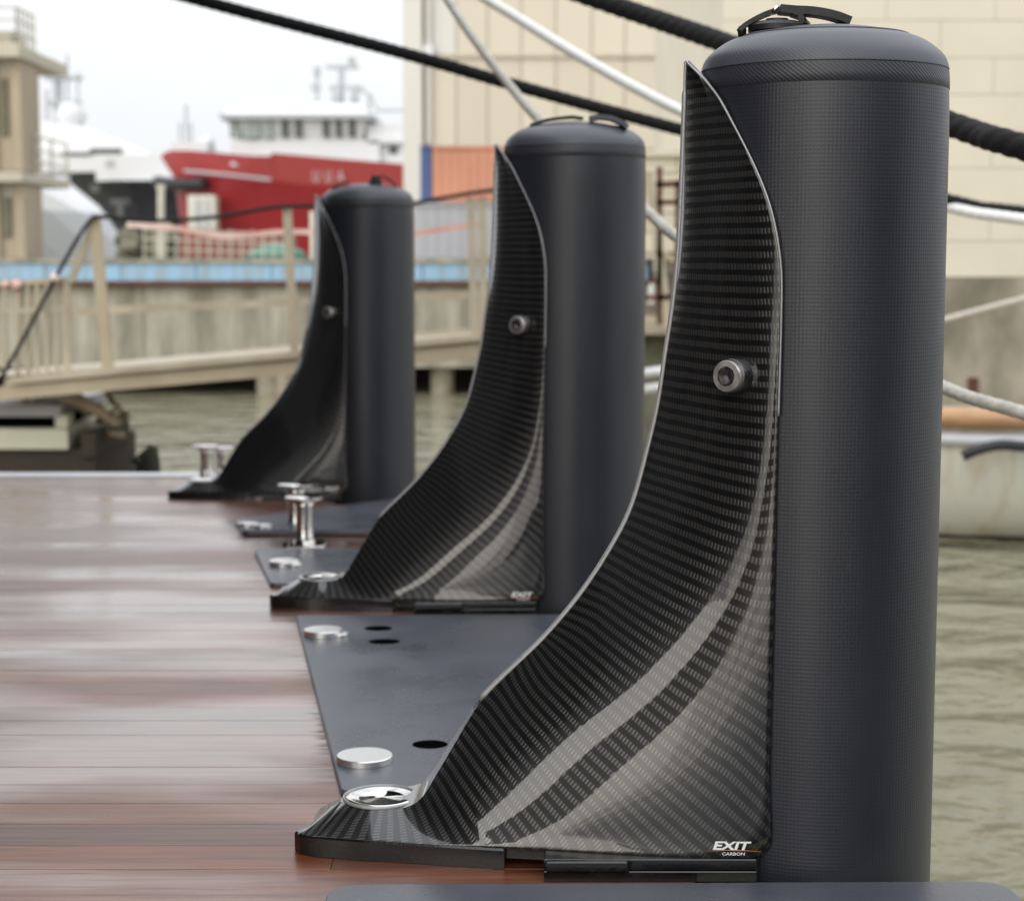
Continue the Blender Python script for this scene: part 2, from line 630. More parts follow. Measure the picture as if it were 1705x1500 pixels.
deck = MB()
ys = [-2.0 + i * .25 for i in range(43)]
deck.grid([[(-3.4, y_, camber(y_) - .008), (edge(y_) - .012, y_, camber(y_) - .008)] for y_ in ys])
deck.grid([[(-3.4, y_, camber(y_) - .06), (edge(y_) - .012, y_, camber(y_) - .06)] for y_ in ys])
deck.grid([[(edge(y_) - .012, y_, camber(y_) - .06), (edge(y_) - .012, y_, camber(y_) - .008)] for y_ in ys])
deck_o = tag(deck.build('deck', 'caulk'), kind='structure')
PW, GAP = .112, .0011
y = -1.9
row = 0
while y < 8.36:
    xr = min(edge(y), edge(y + PW)) - .004
    cuts = [-3.35]
    x = -3.35 + (.9 + (row * 1.37) % 3.6)
    while x < xr - .25 and row % 4 == 1:
        cuts.append(x)
        x += 3.6
    cuts.append(xr)
    for a, b in zip(cuts[:-1], cuts[1:]):
        mb = MB().box((a + GAP / 2, -(PW - GAP) / 2, -.02), (b - GAP / 2, (PW - GAP) / 2, 0), .0004)
        o = mb.build('plank', 'varnished_teak', deck_o)
        ym = y + PW / 2
        o.location = (0, ym, camber(ym) + random.uniform(-.0006, 0))
        o.rotation_euler = (math.atan(-.006 * max(0.0, ym - 5)) + random.uniform(-.0025, .0025), 0, 0)
    y += PW
    row += 1
# margin board along the far end of the deck
mb = MB().prism([(-3.36, 8.44), (edge(8.45) - .01, 8.46), (edge(8.6) - .01, 8.60), (-3.36, 8.60)], camber(8.5) - .03, camber(8.5) + .010, .003)
mb.build('margin_board', 'white_metal', deck_o)
hl = MB()
outl2 = [(edge(y_) - .05, y_) for y_ in ys] + [(-3.4, 8.5), (-3.4, -2.0)]
hl.prism(outl2, -1.6, -.17)
ya = empty('yacht_stern', (0, 0, 0))
tag(ya, 'dark painted yacht stern carrying the varnished deck', 'yacht')
hl.build('hull', 'hull_paint', ya)
# unseen stern walls and upper deck overhang, added for the glossy parts to mirror
for ya0, ya1 in ((-.5, 9.2), (-4.4, -2.4)):           # two dark halves, the gap added to let a bright band reflect
    MB().box((-3.9, ya0, -1.4), (-3.42, ya1, 3.05 if ya1 > 0 else 4.0)).build('unseen_transom', 'hull_paint', ya)
    if ya1 > 0: MB().box((-3.9, ya0, 3.05), (-1.0, ya1 - .2, 3.3), .04).build('unseen_overhang', 'overhang', ya)
for yy_ in (-.3, 2.1, 4.5):
    MB().box((-3.425, yy_, .12), (-3.395, yy_ + 2.2, 2.5), .01).build('unseen_panel', 'hull_paint', ya)

# made-up dark hull, unseen right of the camera, darkens the fenders on their right
nbh = empty('added_dark_hull', (0, 0, 0))
tag(nbh, 'unseen dark hull added to darken the right sides of the fenders', 'added hull')
MB().prism([(2.4, .2), (2.9, 1.0), (6.5, 1.2), (6.5, -9), (2.4, -9)], -1.5, 2.3, .05).build('hull', 'hull_paint', nbh)
MB().prism([(2.32, .2), (2.86, 1.1), (6.6, 1.3), (6.6, -9), (2.32, -9)], 2.3, 2.42, .03).build('gunwale', 'overhang', nbh)

# ------------------------------------------------------------------ carbon fender brackets
RF = .190            # fender radius
RS = RF + .006       # inner radius of the shell
TH = [64, 64.2, 64.6, 65, 65.3, 65.6, 66, 66.2]


def wing(th, z):
    return (RS * math.cos(R_(th)), RS * math.sin(R_(th)), z)


# spine (u, halfwidth, z) | boundary (u, v, z) | a (control point run) | k (control point flare)
KN = [
    ((.800, .030, .036), (.817, .083, .032), 0.5, 0.5),
    ((.752, .014, .064), (.790, .094, .032), 0.5, 0.5),
    ((.692, .062, .066), (.700, .112, .032), 0.5, 0.5),
    ((.632, .056, .072), (.600, .127, .032), 0.5, 0.5),
    ((.598, .050, .122), (.520, .138, .032), .5, .5),
    ((.563, .038, .180), (.430, .152, .032), .5, .6),
    ((.530, .022, .232), (.330, .168, .032), 0.42, 0.66),
    ((.474, .013, .287), (.190, .180, .032), 0.34, 0.85),
    ((.440, .013, .320), wing(64, .036), 0.3, 0.88),
    ((.410, .013, .353), wing(64, .130), 0.33, 0.87),
    ((.366, .013, .408), wing(64.3, .262), 0.38, 0.84),
    ((.321, .013, .479), wing(64.6, .395), 0.42, 0.72),
    ((.288, .013, .546), wing(65, .505), 0.42, 0.66),
    ((.265, .013, .633), wing(65.3, .612), 0.4, 0.64),
    ((.248, .013, .709), wing(65.6, .697), 0.38, 0.64),
    ((.238, .013, .785), wing(66, .776), 0.33, 0.66),
    ((.227, .013, .860), wing(66.2, .856), 0.28, 0.68),
    ((.220, .013, .935), wing(65.5, .935), 0.24, 0.74),
    ((.216, .012, 1.028), wing(58.5, 1.032), 0.2, 0.74),
    ((.2125, .011, 1.148), wing(38, 1.146), 0.18, 0.72),
    ((.2118, .008, 1.195), wing(24, 1.192), 0.16, 0.7),
    ((.2112, .0012, 1.236), (.2100, .0040, 1.2362), 0.15, 0.6),
]


def bracket_sections(side):
    S = [k[0] for k in KN]
    B = [k[1] for k in KN]
    if side < 0:     # the toe is cut back on the far side
        B = list(B)
        B[0] = (.752, .046, .032); B[1] = (.735, .062, .032); B[2] = (.680, .092, .032); B[3] = (.595, .115, .032)
    n = 420
    Sd, Bd = catmull(S, n), catmull(B, n)
    def fair(X, its):
        X = X.copy()
        for _ in range(its):
            X[1:-1] = .5 * X[1:-1] + .25 * (X[:-2] + X[2:])
        return X
    for i in range(n):      # the edge of the spine runs round the screw recess in the toe
        d = Sd[i, 0] - .692
        if -.02 < d < .060 and Sd[i, 2] < .1:
            Sd[i, 1] = max(.014, math.sqrt(.062 ** 2 - d * d))
        Sd[i, 1] = max(Sd[i, 1], .002)
        Bd[i, 2] = max(Bd[i, 2], .032)
    k0 = np.where(Sd[:, 0] > .67)[0].max()
    Sd[k0:] = fair(Sd[k0:], 60)
    Bd[40:-40] = fair(Bd[40:-40], 50)
    D = fair(np.hypot(Sd[:, 0] - Bd[:, 0], Sd[:, 2] - Bd[:, 2]), 300)
    Q = np.interp(D, [.08, .12, .2, .25, .3, .38, .46], [1.0, 1.12, 1.42, 1.7, 2.05, 2.6, 3.05])
    up = np.clip((Sd[:, 2] - .62) / .3, 0, 1)
    up = fair(up * up * (3 - 2 * up), 60)
    Q = fair(Q * (1 - up) + 1.7 * up, 200)
    m = 34
    tt = np.linspace(0, 1, m)
    G = np.zeros((n, m, 3))
    for i in range(n):
        s, b_ = Sd[i], Bd[i]
        G[i, :, 0] = s[0] + (b_[0] - s[0]) * tt
        G[i, :, 2] = s[2] + (b_[2] - s[2]) * tt
        G[i, :, 1] = s[1] + (b_[1] - s[1]) * (1 - (1 - tt) ** Q[i])
        if up[i] > 0:
            th = math.atan2(s[1], s[0]) + (math.atan2(b_[1], b_[0]) - math.atan2(s[1], s[0])) * tt
            rr = math.hypot(s[0], s[1]) + (math.hypot(b_[0], b_[1]) - math.hypot(s[0], s[1])) * np.minimum(1, tt * 1.5)
            G[i, :, 0] += up[i] * (rr * np.cos(th) - G[i, :, 0])
            G[i, :, 1] += up[i] * (rr * np.sin(th) - G[i, :, 1])
        rad = np.hypot(G[i, :, 0], G[i, :, 1])
        bad = (rad < RS) & (G[i, :, 0] > 0)
        G[i, bad, 0] *= RS / rad[bad]
        G[i, bad, 1] *= RS / rad[bad]
    wt = (np.clip((.80 - Sd[:, 2]) / .15, 0, 1) * np.clip((Sd[:, 2] - .09) / .06, 0, 1))[1:-1, None, None]
    wt = wt * np.clip(np.minimum(tt, 1 - tt) / .12, 0, 1)[None, :, None]
    for _ in range(1200):                     # fair the laminate lengthwise between its two edges
        h = .25 * G[:-2] + .5 * G[1:-1] + .25 * G[2:]
        G[1:-1] = wt * h + (1 - wt) * G[1:-1]
    return G, Sd, Bd


def shell_mesh():
    rn, Sn, Bn = bracket_sections(1)
    rf, Sf, Bf = bracket_sections(-1)
    n, m = rn.shape[:2]
    V, uvs, faces = [], [], []
    mid = rn[:, m // 2]
    al = np.concatenate([[0], np.cumsum(np.linalg.norm(np.diff((rn[:, 5] * 2 + mid) / 3, axis=0), axis=1))])
    full = []
    for i in range(n):
        far = rf[i][::-1].copy()
        far[:, 1] *= -1
        band = [np.array([Sn[i, 0], yy, Sn[i, 2]]) for yy in np.linspace(-Sn[i, 1], Sn[i, 1], 5)[1:-1]]
        rowp = np.vstack([far, band, rn[i]])
        ac = np.concatenate([[0], np.cumsum(np.linalg.norm(np.diff(rowp, axis=0), axis=1))])
        ac -= ac[m + 1]
        full.append(rowp)
        for p, a in zip(rowp, ac):
            V.append((-p[0], -p[1], p[2]))      # local: foot towards -x, near side -y
            uvs.append((al[i], a))
    c = 2 * m + 3
    for i in range(n - 1):
        for k in range(c - 1):
            faces.append((i * c + k, i * c + k + 1, (i + 1) * c + k + 1, (i + 1) * c + k))
    me = bpy.data.meshes.new('carbon_shell')
    me.from_pydata(V, [], faces)
    ul = me.uv_layers.new(name='UVMap')
    for lp in me.loops:
        ul.data[lp.index].uv = uvs[lp.vertex_index]
    me.materials.append(M['carbon'])
    me.polygons.foreach_set('use_smooth', [True] * len(me.polygons))
    # hard crease along both edges of the spine band
    cols = {m - 1, m + 3}
    sharp = me.attributes.new('sharp_edge', 'BOOLEAN', 'EDGE')
    for e in me.edges:
        a, b_ = e.vertices
        if a % c == b_ % c and (a % c) in cols:
            sharp.data[e.index].value = True
    me.update()
    return me, Sn, Bn


SHELL, SPN, BND = shell_mesh()
SH_BVH = BVHTree.FromPolygons([v.co.copy() for v in SHELL.vertices], [tuple(p.vertices) for p in SHELL.polygons])
print('shell normal', SHELL.polygons[len(SHELL.polygons) // 2].normal)


def on_shell(x, z, off=.0012):
    h = SH_BVH.ray_cast(Vector((x, -2, z)), Vector((0, 1, 0)))
    return h[0] + h[1] * (off if h[1].y < 0 else -off)


def text_mesh(body, x0, z0, h, width, shear, off=.035):
    cu = bpy.data.curves.new('t', 'FONT')
    cu.body = body
    cu.size = 1
    cu.offset = off
    o = bpy.data.objects.new('t', cu)
    scn.collection.objects.link(o)
    dg = bpy.context.evaluated_depsgraph_get()
    me = bpy.data.meshes.new_from_object(o.evaluated_get(dg))
    xs = [v.co.x for v in me.vertices]
    yy = [v.co.y for v in me.vertices]
    w_, h_ = max(xs) - min(xs), max(yy) - min(yy)
    vv = []
    for v in me.vertices:
        b = (v.co.y - min(yy)) / h_
        vv.append(((v.co.x - min(xs)) / w_ * width + shear * b * h + x0, b * h + z0))
    fs = [tuple(p.vertices) for p in me.polygons]
    bpy.data.objects.remove(o)
    return vv, fs


def make_bracket(name, loc, rz, label):
    root = empty(name, loc, rz)
    tag(root, label, 'fender bracket', 'carbon fender brackets on the deck')
    sh = bpy.data.objects.new('carbon_shell', SHELL)
    scn.collection.objects.link(sh)
    sh.parent = root
    sol = sh.modifiers.new('thickness', 'SOLIDIFY')
    sol.thickness = .0035
    sol.offset = SOL_OFF
    # pale laminate edges; sky sheen along the spine is put into the colour
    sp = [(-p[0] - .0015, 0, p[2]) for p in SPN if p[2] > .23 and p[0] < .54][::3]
    MB().tube(sp, [.0055 if i < len(sp) - 8 else .003 for i in range(len(sp))], 8, flat=.8).build('spine_edge_sheen', 'pale_edge', sh, smooth=True)
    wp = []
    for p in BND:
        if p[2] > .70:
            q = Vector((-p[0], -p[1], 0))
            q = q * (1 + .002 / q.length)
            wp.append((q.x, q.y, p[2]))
    MB().tube(wp[::2], .0017, 6).build('wing_edge', 'pale_edge', sh, smooth=True)
    # base: toe plate, bridge, stacked rear blocks
    mir = lambda pts: [(-x, -y) for x, y in pts]
    toe = [(.823, .070), (.812, .088), (.790, .098), (.70, .116), (.60, .131), (.50, .146), (.487, .146), (.487, -.13), (.595, -.118), (.68, -.095), (.735, -.066), (.752, -.05), (.79, .0)]
    MB().prism(mir(toe), .0005, .032, .003).build('toe_plate', 'black_resin', root, angle=30)
    MB().prism(mir([(.486, .132), (.40, .142), (.40, -.13), (.486, -.12)]), .013, .0315).build('bridge_plate', 'black_resin', root)

    def blk(g):
        pts = [(.425, .196 + g), (.105, .186 + g)]
        for a in np.linspace(60, -60, 25):
            pts.append(((RF + .010) * math.cos(R_(a)), (RF + .010) * math.sin(R_(a))))
        pts += [(.105, -.186 - g), (.425, -.19 - g)]
        return mir(pts)
    MB().prism(blk(0), .0175, .0335, .0015).build('rear_block', 'black_resin', root, angle=30)
    MB().prism(blk(.004), .0005, .0160, .0015).build('rear_block', 'black_resin', root, angle=30)
    MB().prism(mir([(.421, .19), (.421, .206), (.30, .202), (.292, .19)]), .018, .0328, .002).build('side_step', 'black_resin', root, angle=30)
    # screw recess in the toe with its polished plug
    pl = MB().lathe([(.058, .0), (.0575, .0026), (.050, .0020), (.030, -.001), (.0, -.002)], 48, (-.692, 0, .0672), cap1=False)
    pg = pl.build('screw_plug', 'polished_steel', root, smooth=True)
    MB().lathe([(.0625, -.002), (.0632, .001), (.0620, .0032), (.0595, .0032), (.0585, .001), (.0585, -.002)], 48, (-.692, 0, .0672), cap0=False, cap1=False).build('recess_rim', 'pale_edge', pg, smooth=True)
    # bolt on its carbon boss
    ax = Vector((-.60, -.80, .02)).normalized()
    base = Vector((-.118, -.112, .760))
    rot = ax.to_track_quat('Z', 'Y').to_matrix().to_4x4()
    mt = Matrix.Translation(base) @ rot

    def place(mb):
        mb.v = [tuple(mt @ Vector(p)) for p in mb.v]
        return mb
    bo = place(MB().lathe([(.046, .0), (.036, .018), (.0285, .036), (.0265, .054), (.0245, .0565)], 32)).build('bolt_boss', 'black_gloss', root, smooth=True)
    hd = place(MB().lathe([(.0235, .054), (.0240, .057), (.0240, .064), (.0225, .0665), (.0145, .0668)], 32, cap1=False)).build('bolt_head', 'bolt_steel', root, angle=35)
    place(MB().lathe([(.0146, .0668), (.0138, .0668), (.0138, .056)], 6, cap0=False)).build('hex_socket', 'satin_steel', hd)
    return root


m_, t_, b_ = nmat('black_gloss')
b_.inputs['Base Color'].default_value = (.010, .010, .011, 1)
b_.inputs['Roughness'].default_value = .18
b_.inputs['Coat Weight'].default_value = 1
nz_ = t_.nodes.new('ShaderNodeTexNoise'); nz_.inputs['Scale'].default_value = 120
bp_ = t_.nodes.new('ShaderNodeBump'); bp_.inputs['Strength'].default_value = .2; bp_.inputs['Distance'].default_value = .002
t_.links.new(nz_.outputs['Fac'], bp_.inputs['Height']); t_.links.new(bp_.outputs[0], b_.inputs['Normal'])

# which way the generated faces look decides on which side the laminate thickness goes
pc = SHELL.polygons[200 * 70 + 55]
SOL_OFF = -1.0 if pc.normal.y < 0 else 1.0

ROT = [R_(-2), R_(0), R_(1.5)]
BLAB = ['nearest and largest carbon fibre fender bracket, weave in sharp focus',
        'middle carbon fibre fender bracket standing between two dark deck plates',
        'farthest and smallest carbon fibre fender bracket, beside the chrome bollards']
brackets = []
for i, (Yf, Xf) in enumerate(FX):
    brackets.append(make_bracket('fender_bracket', (Xf, Yf, camber(Yf - .08)), ROT[i], BLAB[i]))
# printed logo at the rear lower corner
for br in brackets:
    lg = MB()
    vv, fs = text_mesh('EXIT', -.170, .0455, .0130, .054, .32)
    lg.add([on_shell(x, z) for x, z in vv], fs)
    lo = lg.build('logo_print', 'white_print', br, fix=False)
    vv, fs = text_mesh('CARBON', -.156, .0372, .0046, .034, .1, .008)
    MB().add([on_shell(x, z) for x, z in vv], fs).build('logo_small_print', 'white_print', lo, fix=False)
    sw = MB()
    xs = np.linspace(-.181, -.097, 24)
    top = [on_shell(x, .0428 + .0022 * (1 - ((x + .139) / .042) ** 2) + .0009 * (1 - abs(x + .135) / .046), .0014) for x in xs]
    bot = [on_shell(x, .0428 + .0022 * (1 - ((x + .139) / .042) ** 2) - .0006 * (1 - abs(x + .135) / .046), .0014) for x in xs]
    sw.grid([top, bot])
    sw.build('logo_swoosh', 'orange_print', lo, fix=False)


# ------------------------------------------------------------------ fenders
def lathe_uv(name, prof, mat, parent, n=96, wob=0.0, seed=0):
    rnd = random.Random(seed)
    ph = [rnd.uniform(0, 6.28) for _ in range(6)]
    V, UV, Fc = [], [], []
    ac = 0
    for i, (r, z) in enumerate(prof):
        if i: ac += math.hypot(r - prof[i - 1][0], z - prof[i - 1][1])
        for k in range(n + 1):
            q = 2 * math.pi * k / n
            rr = r * (1 + wob * (math.sin(2 * q + ph[0] + z * 2) + .6 * math.sin(3 * q + ph[1] - z * 4) + .5 * math.sin(5 * q + ph[2] + z * 7)))
            V.append((rr * math.cos(q), rr * math.sin(q), z))
            UV.append((q * RF, ac))
    c = n + 1
    for i in range(len(prof) - 1):
        for k in range(n):
            Fc.append((i * c + k, i * c + k + 1, (i + 1) * c + k + 1, (i + 1) * c + k))
    me = bpy.data.meshes.new(name)
    me.from_pydata(V, [], Fc)
    ul = me.uv_layers.new(name='UVMap')
    for lp in me.loops:
        ul.data[lp.index].uv = UV[lp.vertex_index]
    me.materials.append(M[mat])
    me.polygons.foreach_set('use_smooth', [True] * len(me.polygons))
    me.update()
    o = bpy.data.objects.new(name, me)
    scn.collection.objects.link(o)
    o.parent = parent
    return o


def ribbon(path, wid, th):
    """flat webbing along a path; width direction is local y"""
    mb = MB()
    P = [Vector(p) for p in path]
    rows = []
    for i, p in enumerate(P):
        t = (P[min(i + 1, len(P) - 1)] - P[max(i - 1, 0)]).normalized()
        wv = Vector((-t.y, t.x, 0))
        wv = (Vector((0, 1, 0)) if wv.length < .2 else wv).normalized() * wid / 2
        if isinstance(path, tuple): pass
        nv = t.cross(wv).normalized() * th / 2
        rows.append([p - wv - nv, p + wv - nv, p + wv + nv, p - wv + nv, p - wv - nv])
    mb.grid(rows)
    mb.f += [(0, 1, 2, 3), tuple((len(P) - 1) * 5 + i for i in (3, 2, 1, 0))]
    return mb


def dome_z(r):
    pr = [(.0, 1.302), (.075, 1.294), (.145, 1.272), (.176, 1.248), (.187, 1.226)]
    for (a, za), (b, zb) in zip(pr[:-1], pr[1:]):
        if a <= r <= b: return za + (zb - za) * (r - a) / (b - a)
    return 1.226


FLAB = ['nearest thick dark inflatable fender with a strap and buckle on top',
        'middle dark inflatable fender standing in the second bracket',
        'farthest dark inflatable fender, the one before the red ship']
for i, (Yf, Xf) in enumerate(FX):
    fr = empty('fender', (Xf, Yf, camber(Yf) + (-.008, 0, -.012)[i]), ROT[i])
    tag(fr, FLAB[i], 'fender', 'inflatable fenders along the stern')
    pr = [(.0, -.72), (.08, -.715), (.14, -.69), (.18, -.64), (RF, -.56)] + [(RF, -.5 + k * .1) for k in range(17)] + [(RF, 1.13), (.1897, 1.16), (.1892, 1.180), (.1885, 1.199)]
    lathe_uv('body', pr, 'fender_weave', fr, wob=.0012, seed=i)
    lathe_uv('seam_band', [(.1878, 1.1965), (.1896, 1.1975), (.1893, 1.210), (.1884, 1.222), (.1872, 1.2285)], 'fender_band', fr, wob=.0012, seed=i)
    pts = catmull([(.1868, 1.2270), (.1885, 1.2282), (.1825, 1.2450), (.168, 1.2600), (.145, 1.2740), (.110, 1.2840), (.075, 1.2910), (.035, 1.2955), (.0005, 1.2970)], 40)
    cap_o = lathe_uv('cap', [tuple(p) for p in pts], 'fender_cap', fr, wob=.0018, seed=i + 9)
    # round cover seam on the cap
    ring = [(.128 * math.cos(q), .128 * math.sin(q), dome_z(.128) + .0022) for q in np.linspace(0, 2 * math.pi, 49)]
    MB().tube(ring, .0020, 6, cap=False).build('welt', 'fender_cap', cap_o, smooth=True)
    if i == 0:
        vx, vy = -.075, -.02
        z0 = dome_z(.08)
        MB().lathe([(.044, -.006), (.044, .002), (.038, .006), (.034, .008), (.018, .010), (.017, .013), (.0, .014)], 32, (vx, vy, z0), cap1=False).build('valve', 'strap_black', fr, angle=40)
        # webbing: short arm from the valve's left lug up to the buckle, long arm down to the cap
        def arc(pts, n=16): return [tuple(p) for p in catmull(pts, n)]
        lug = MB().lathe([(.006, 0), (.007, .01), (.005, .016)], 12, (-.128, -.02, dome_z(.13) + .002))
        lug.build('lug', 'strap_black', fr, smooth=True)
        st = ribbon(arc([(-.133, -.02, 1.288), (-.122, -.02, 1.297), (-.100, -.02, 1.309), (-.078, -.02, 1.317), (-.066, -.02, 1.318)]), .03, .007)
        so = st.build('strap', 'strap_black', fr, angle=40)
        st2 = ribbon(arc([(-.072, -.02, 1.319), (-.05, -.02, 1.317), (-.02, -.021, 1.315), (.010, -.022, 1.309), (.034, -.022, 1.300)]), .04, .012)
        st2.build('strap', 'strap_black', fr, angle=40)
        st3 = ribbon(arc([(-.052, -.02, 1.315), (-.042, -.02, 1.311), (-.036, -.021, 1.304), (-.033, -.022, 1.296)]), .04, .010)
        st3.build('strap', 'strap_black', fr, angle=40)
        bk = [(-.080 + .004 * math.cos(q), -.02 + .019 * math.sin(q), 1.318 + .004 * math.cos(q)) for q in np.linspace(0, 2 * math.pi, 25)]
        MB().tube(bk, .0032, 8, cap=False).build('buckle', 'polished_steel', fr, smooth=True)
    elif i == 1:
        st = ribbon([(-.12, -.03, 1.284), (-.085, -.03, 1.296), (-.05, -.03, 1.302), (-.01, -.03, 1.306), (.02, -.03, 1.302)], .05, .006)
        st.build('strap', 'strap_black', fr, angle=40)
        pt = ribbon([(.035, -.08, 1.297), (.06, -.08, 1.302), (.09, -.08, 1.299), (.12, -.08, 1.287), (.135, -.08, 1.274)], .06, .012)
        pt.build('flap', 'fender_cap', fr, angle=40)
    else:
        MB().lathe([(.026, 0), (.026, .014), (.018, .018), (.016, .034), (.0, .036)], 24, (.035, -.05, dome_z(.06) - .004), cap1=False).build('valve', 'strap_black', fr, angle=40)
        ribbon([(.04, -.05, 1.318), (.07, -.05, 1.322), (.10, -.05, 1.304), (.12, -.05, 1.284)], .03, .008).build('strap', 'strap_black', fr, angle=40)
        ribbon([(-.14, -.05, 1.272), (-.11, -.05, 1.292), (-.07, -.05, 1.302)], .04, .006).build('strap', 'strap_black', fr, angle=40)


# ------------------------------------------------------------------ deck plates
def rounded(pts, r, n=6):
    res = []
    m = len(pts)
    for i in range(m):
        p0, p1, p2 = (Vector(pts[k % m]) for k in (i - 1, i, i + 1))
        a = p1 + (p0 - p1).normalized() * r
        b = p1 + (p2 - p1).normalized() * r
        for q in np.linspace(0, 1, n).tolist():
            v = (1 - q) ** 2 * a + 2 * q * (1 - q) * p1 + q * q * b
            res.append((v.x, v.y))
    return res


def disc(parent, x, y, z, r, h, name='screw_cap', mat='cap_steel'):
    return MB().lathe([(r, 0), (r, h - .0015), (r - .0015, h), (0, h)], 40, (x, y, z), cap1=False).build(name, mat, parent, angle=40)


def slot(parent, x, y, z, a, b, rz=0):
    pts = []
    for q in np.linspace(0, 2 * math.pi, 25)[:-1]:
        u, v = a * math.cos(q), b * math.sin(q)
        pts.append((x + u * math.cos(rz) - v * math.sin(rz), y + u * math.sin(rz) + v * math.cos(rz)))
    MB().prism(pts, z - .003, z + .0006).build('slot', 'slot_black', parent)


PT = .012
p0 = MB().prism(rounded([(-.27, 2.59), (.735, 2.605), (.80, 1.2), (-.27, 1.2)], .05), .001, PT, .002).build('deck_plate', 'plate_paint', angle=30)
tag(p0, 'dark painted plate at the bottom edge, in front of the nearest fender', 'deck plate', 'dark plates between the brackets')
ra = empty('deck_plate', (0, 0, 0))
tag(ra, 'long dark plate between the nearest and the middle fender bracket', 'deck plate', 'dark plates between the brackets')
MB().prism(rounded([(-.562, 4.62), (.36, 4.63), (.60, 3.08), (-.297, 3.06)], .02), .001, PT, .002).build('plate', 'plate_paint', ra, angle=30)
c1 = atz(607, 1258, PT + .01)
disc(ra, c1.x, c1.y, PT + .0005, .052, .012)
c2 = atz(538, 1050, PT + .01)
disc(ra, c2.x, c2.y, PT + .0005, .048, .014)
c2 = atz(566, 1056, PT + .004)
disc(ra, c2.x, c2.y, PT + .0005, .022, .008)
for q, a in (((630, 1046), .035), ((640, 1068), .038), ((716, 1239), .034)):
    c = atz(*q, PT)
    slot(ra, c.x, c.y, PT, a, .03, 0)
rb = empty('deck_plate', (0, 0, 0))
tag(rb, 'dark plate behind the middle bracket, in front of the chrome bollards', 'deck plate', 'dark plates between the brackets')
MB().prism(rounded([(-.825, 5.70), (.10, 5.73), (.33, 5.12), (-.69, 5.08)], .02), .001, PT, .002).build('plate', 'plate_paint', rb, angle=30)
c = atz(473, 936, PT + .008); disc(rb, c.x, c.y, PT + .0005, .045, .014)
c = atz(490, 940, PT + .004); disc(rb, c.x, c.y, PT + .0005, .022, .008)
rc = empty('deck_plate', (0, 6.5, camber(6.5) + .002))
rc.rotation_euler = (math.atan(-.016 * 1.5), 0, 0)
tag(rc, 'dark plate behind the pair of chrome bollards, before the farthest bracket', 'deck plate', 'dark plates between the brackets')
MB().prism(rounded([(-1.0, -.08), (-.30, .78), (-.02, -.40), (-.92, -.40)], .02), .001, .018, .002).build('plate', 'plate_paint', rc, angle=30)
c = atz(412, 869, .024); disc(rc, c.x, c.y - 6.5, .0185, .035, .012)
c = atz(438, 872, .022); disc(rc, c.x, c.y - 6.5, .0185, .03, .010)


# ------------------------------------------------------------------ pop-up bollards
def bollard(loc, label, h=.165, with_base=True, rz=0):
    r = empty('bollard', loc, rz)
    tag(r, label, 'bollard', 'chrome mooring bollards on the deck')
    MB().lathe([(.036, .008), (.030, .03), (.027, .07), (.028, h - .035), (.034, h - .020)], 32).build('post', 'polished_steel', r, smooth=True)
    MB().lathe([(.034, h - .021), (.057, h - .014), (.062, h - .008), (.061, h - .002), (.052, h), (0, h + .001)], 40, cap1=False).build('head', 'polished_steel', r, angle=50)
    if with_base:
        MB().prism(rounded([(-.07, -.075), (.07, -.075), (.07, .075), (-.07, .075)], .02), .0008, .009, .002).build('base', 'polished_steel', r, angle=30)
    return r


c = atz(507, 905, 0)
bollard((c.x, c.y, camber(c.y)), 'nearer chrome bollard of the pair behind the middle bracket', .165)
c2 = atz(486, 885, 0)
bollard((c2.x, c2.y + .12, camber(c2.y + .12)), 'rear chrome bollard of the pair behind the middle bracket', .165)
c = Vector((-1.335, 7.62, 0))
bollard((at(343, 785, 8.25).x, 8.25, camber(8.25)), 'chrome bollard left of the farthest bracket, at the deck end', .165, True)
bollard((at(369, 785, 8.30).x, 8.30, camber(8.3)), 'chrome bollard half hidden behind the toe of the farthest bracket', .155, True)


# ------------------------------------------------------------------ mooring lines
def rope(pts, mat, dia, name, label, grp='mooring lines overhead'):
    P = [at(x, y, Y) for x, y, Y in pts]
    path = [Vector(p) for p in catmull([tuple(p) for p in P], 700)]
    mb = MB()
    n, ln, upv, vv = 18, 0.0, Vector((0, 0, 1)), []
    for i, p in enumerate(path):                       # three-strand lay
        if i: ln += (p - path[i - 1]).length
        t = (path[min(i + 1, len(path) - 1)] - path[max(i - 1, 0)]).normalized()
        a = t.cross(upv).normalized()
        u = a.cross(t).normalized()
        for k in range(n):
            q = 2 * math.pi * k / n
            r = dia / 2 * (.95 + .10 * abs(math.cos(1.5 * (q - ln / (dia * 2.6) * 2 * math.pi))))
            vv.append(p + a * math.cos(q) * r + u * math.sin(q) * r)
    mb.add(vv, [(i * n + k, i * n + (k + 1) % n, (i + 1) * n + (k + 1) % n, (i + 1) * n + k) for i in range(len(path) - 1) for k in range(n)])
    o = mb.build(name, mat, smooth=True)
    return tag(o, label, 'rope', grp)


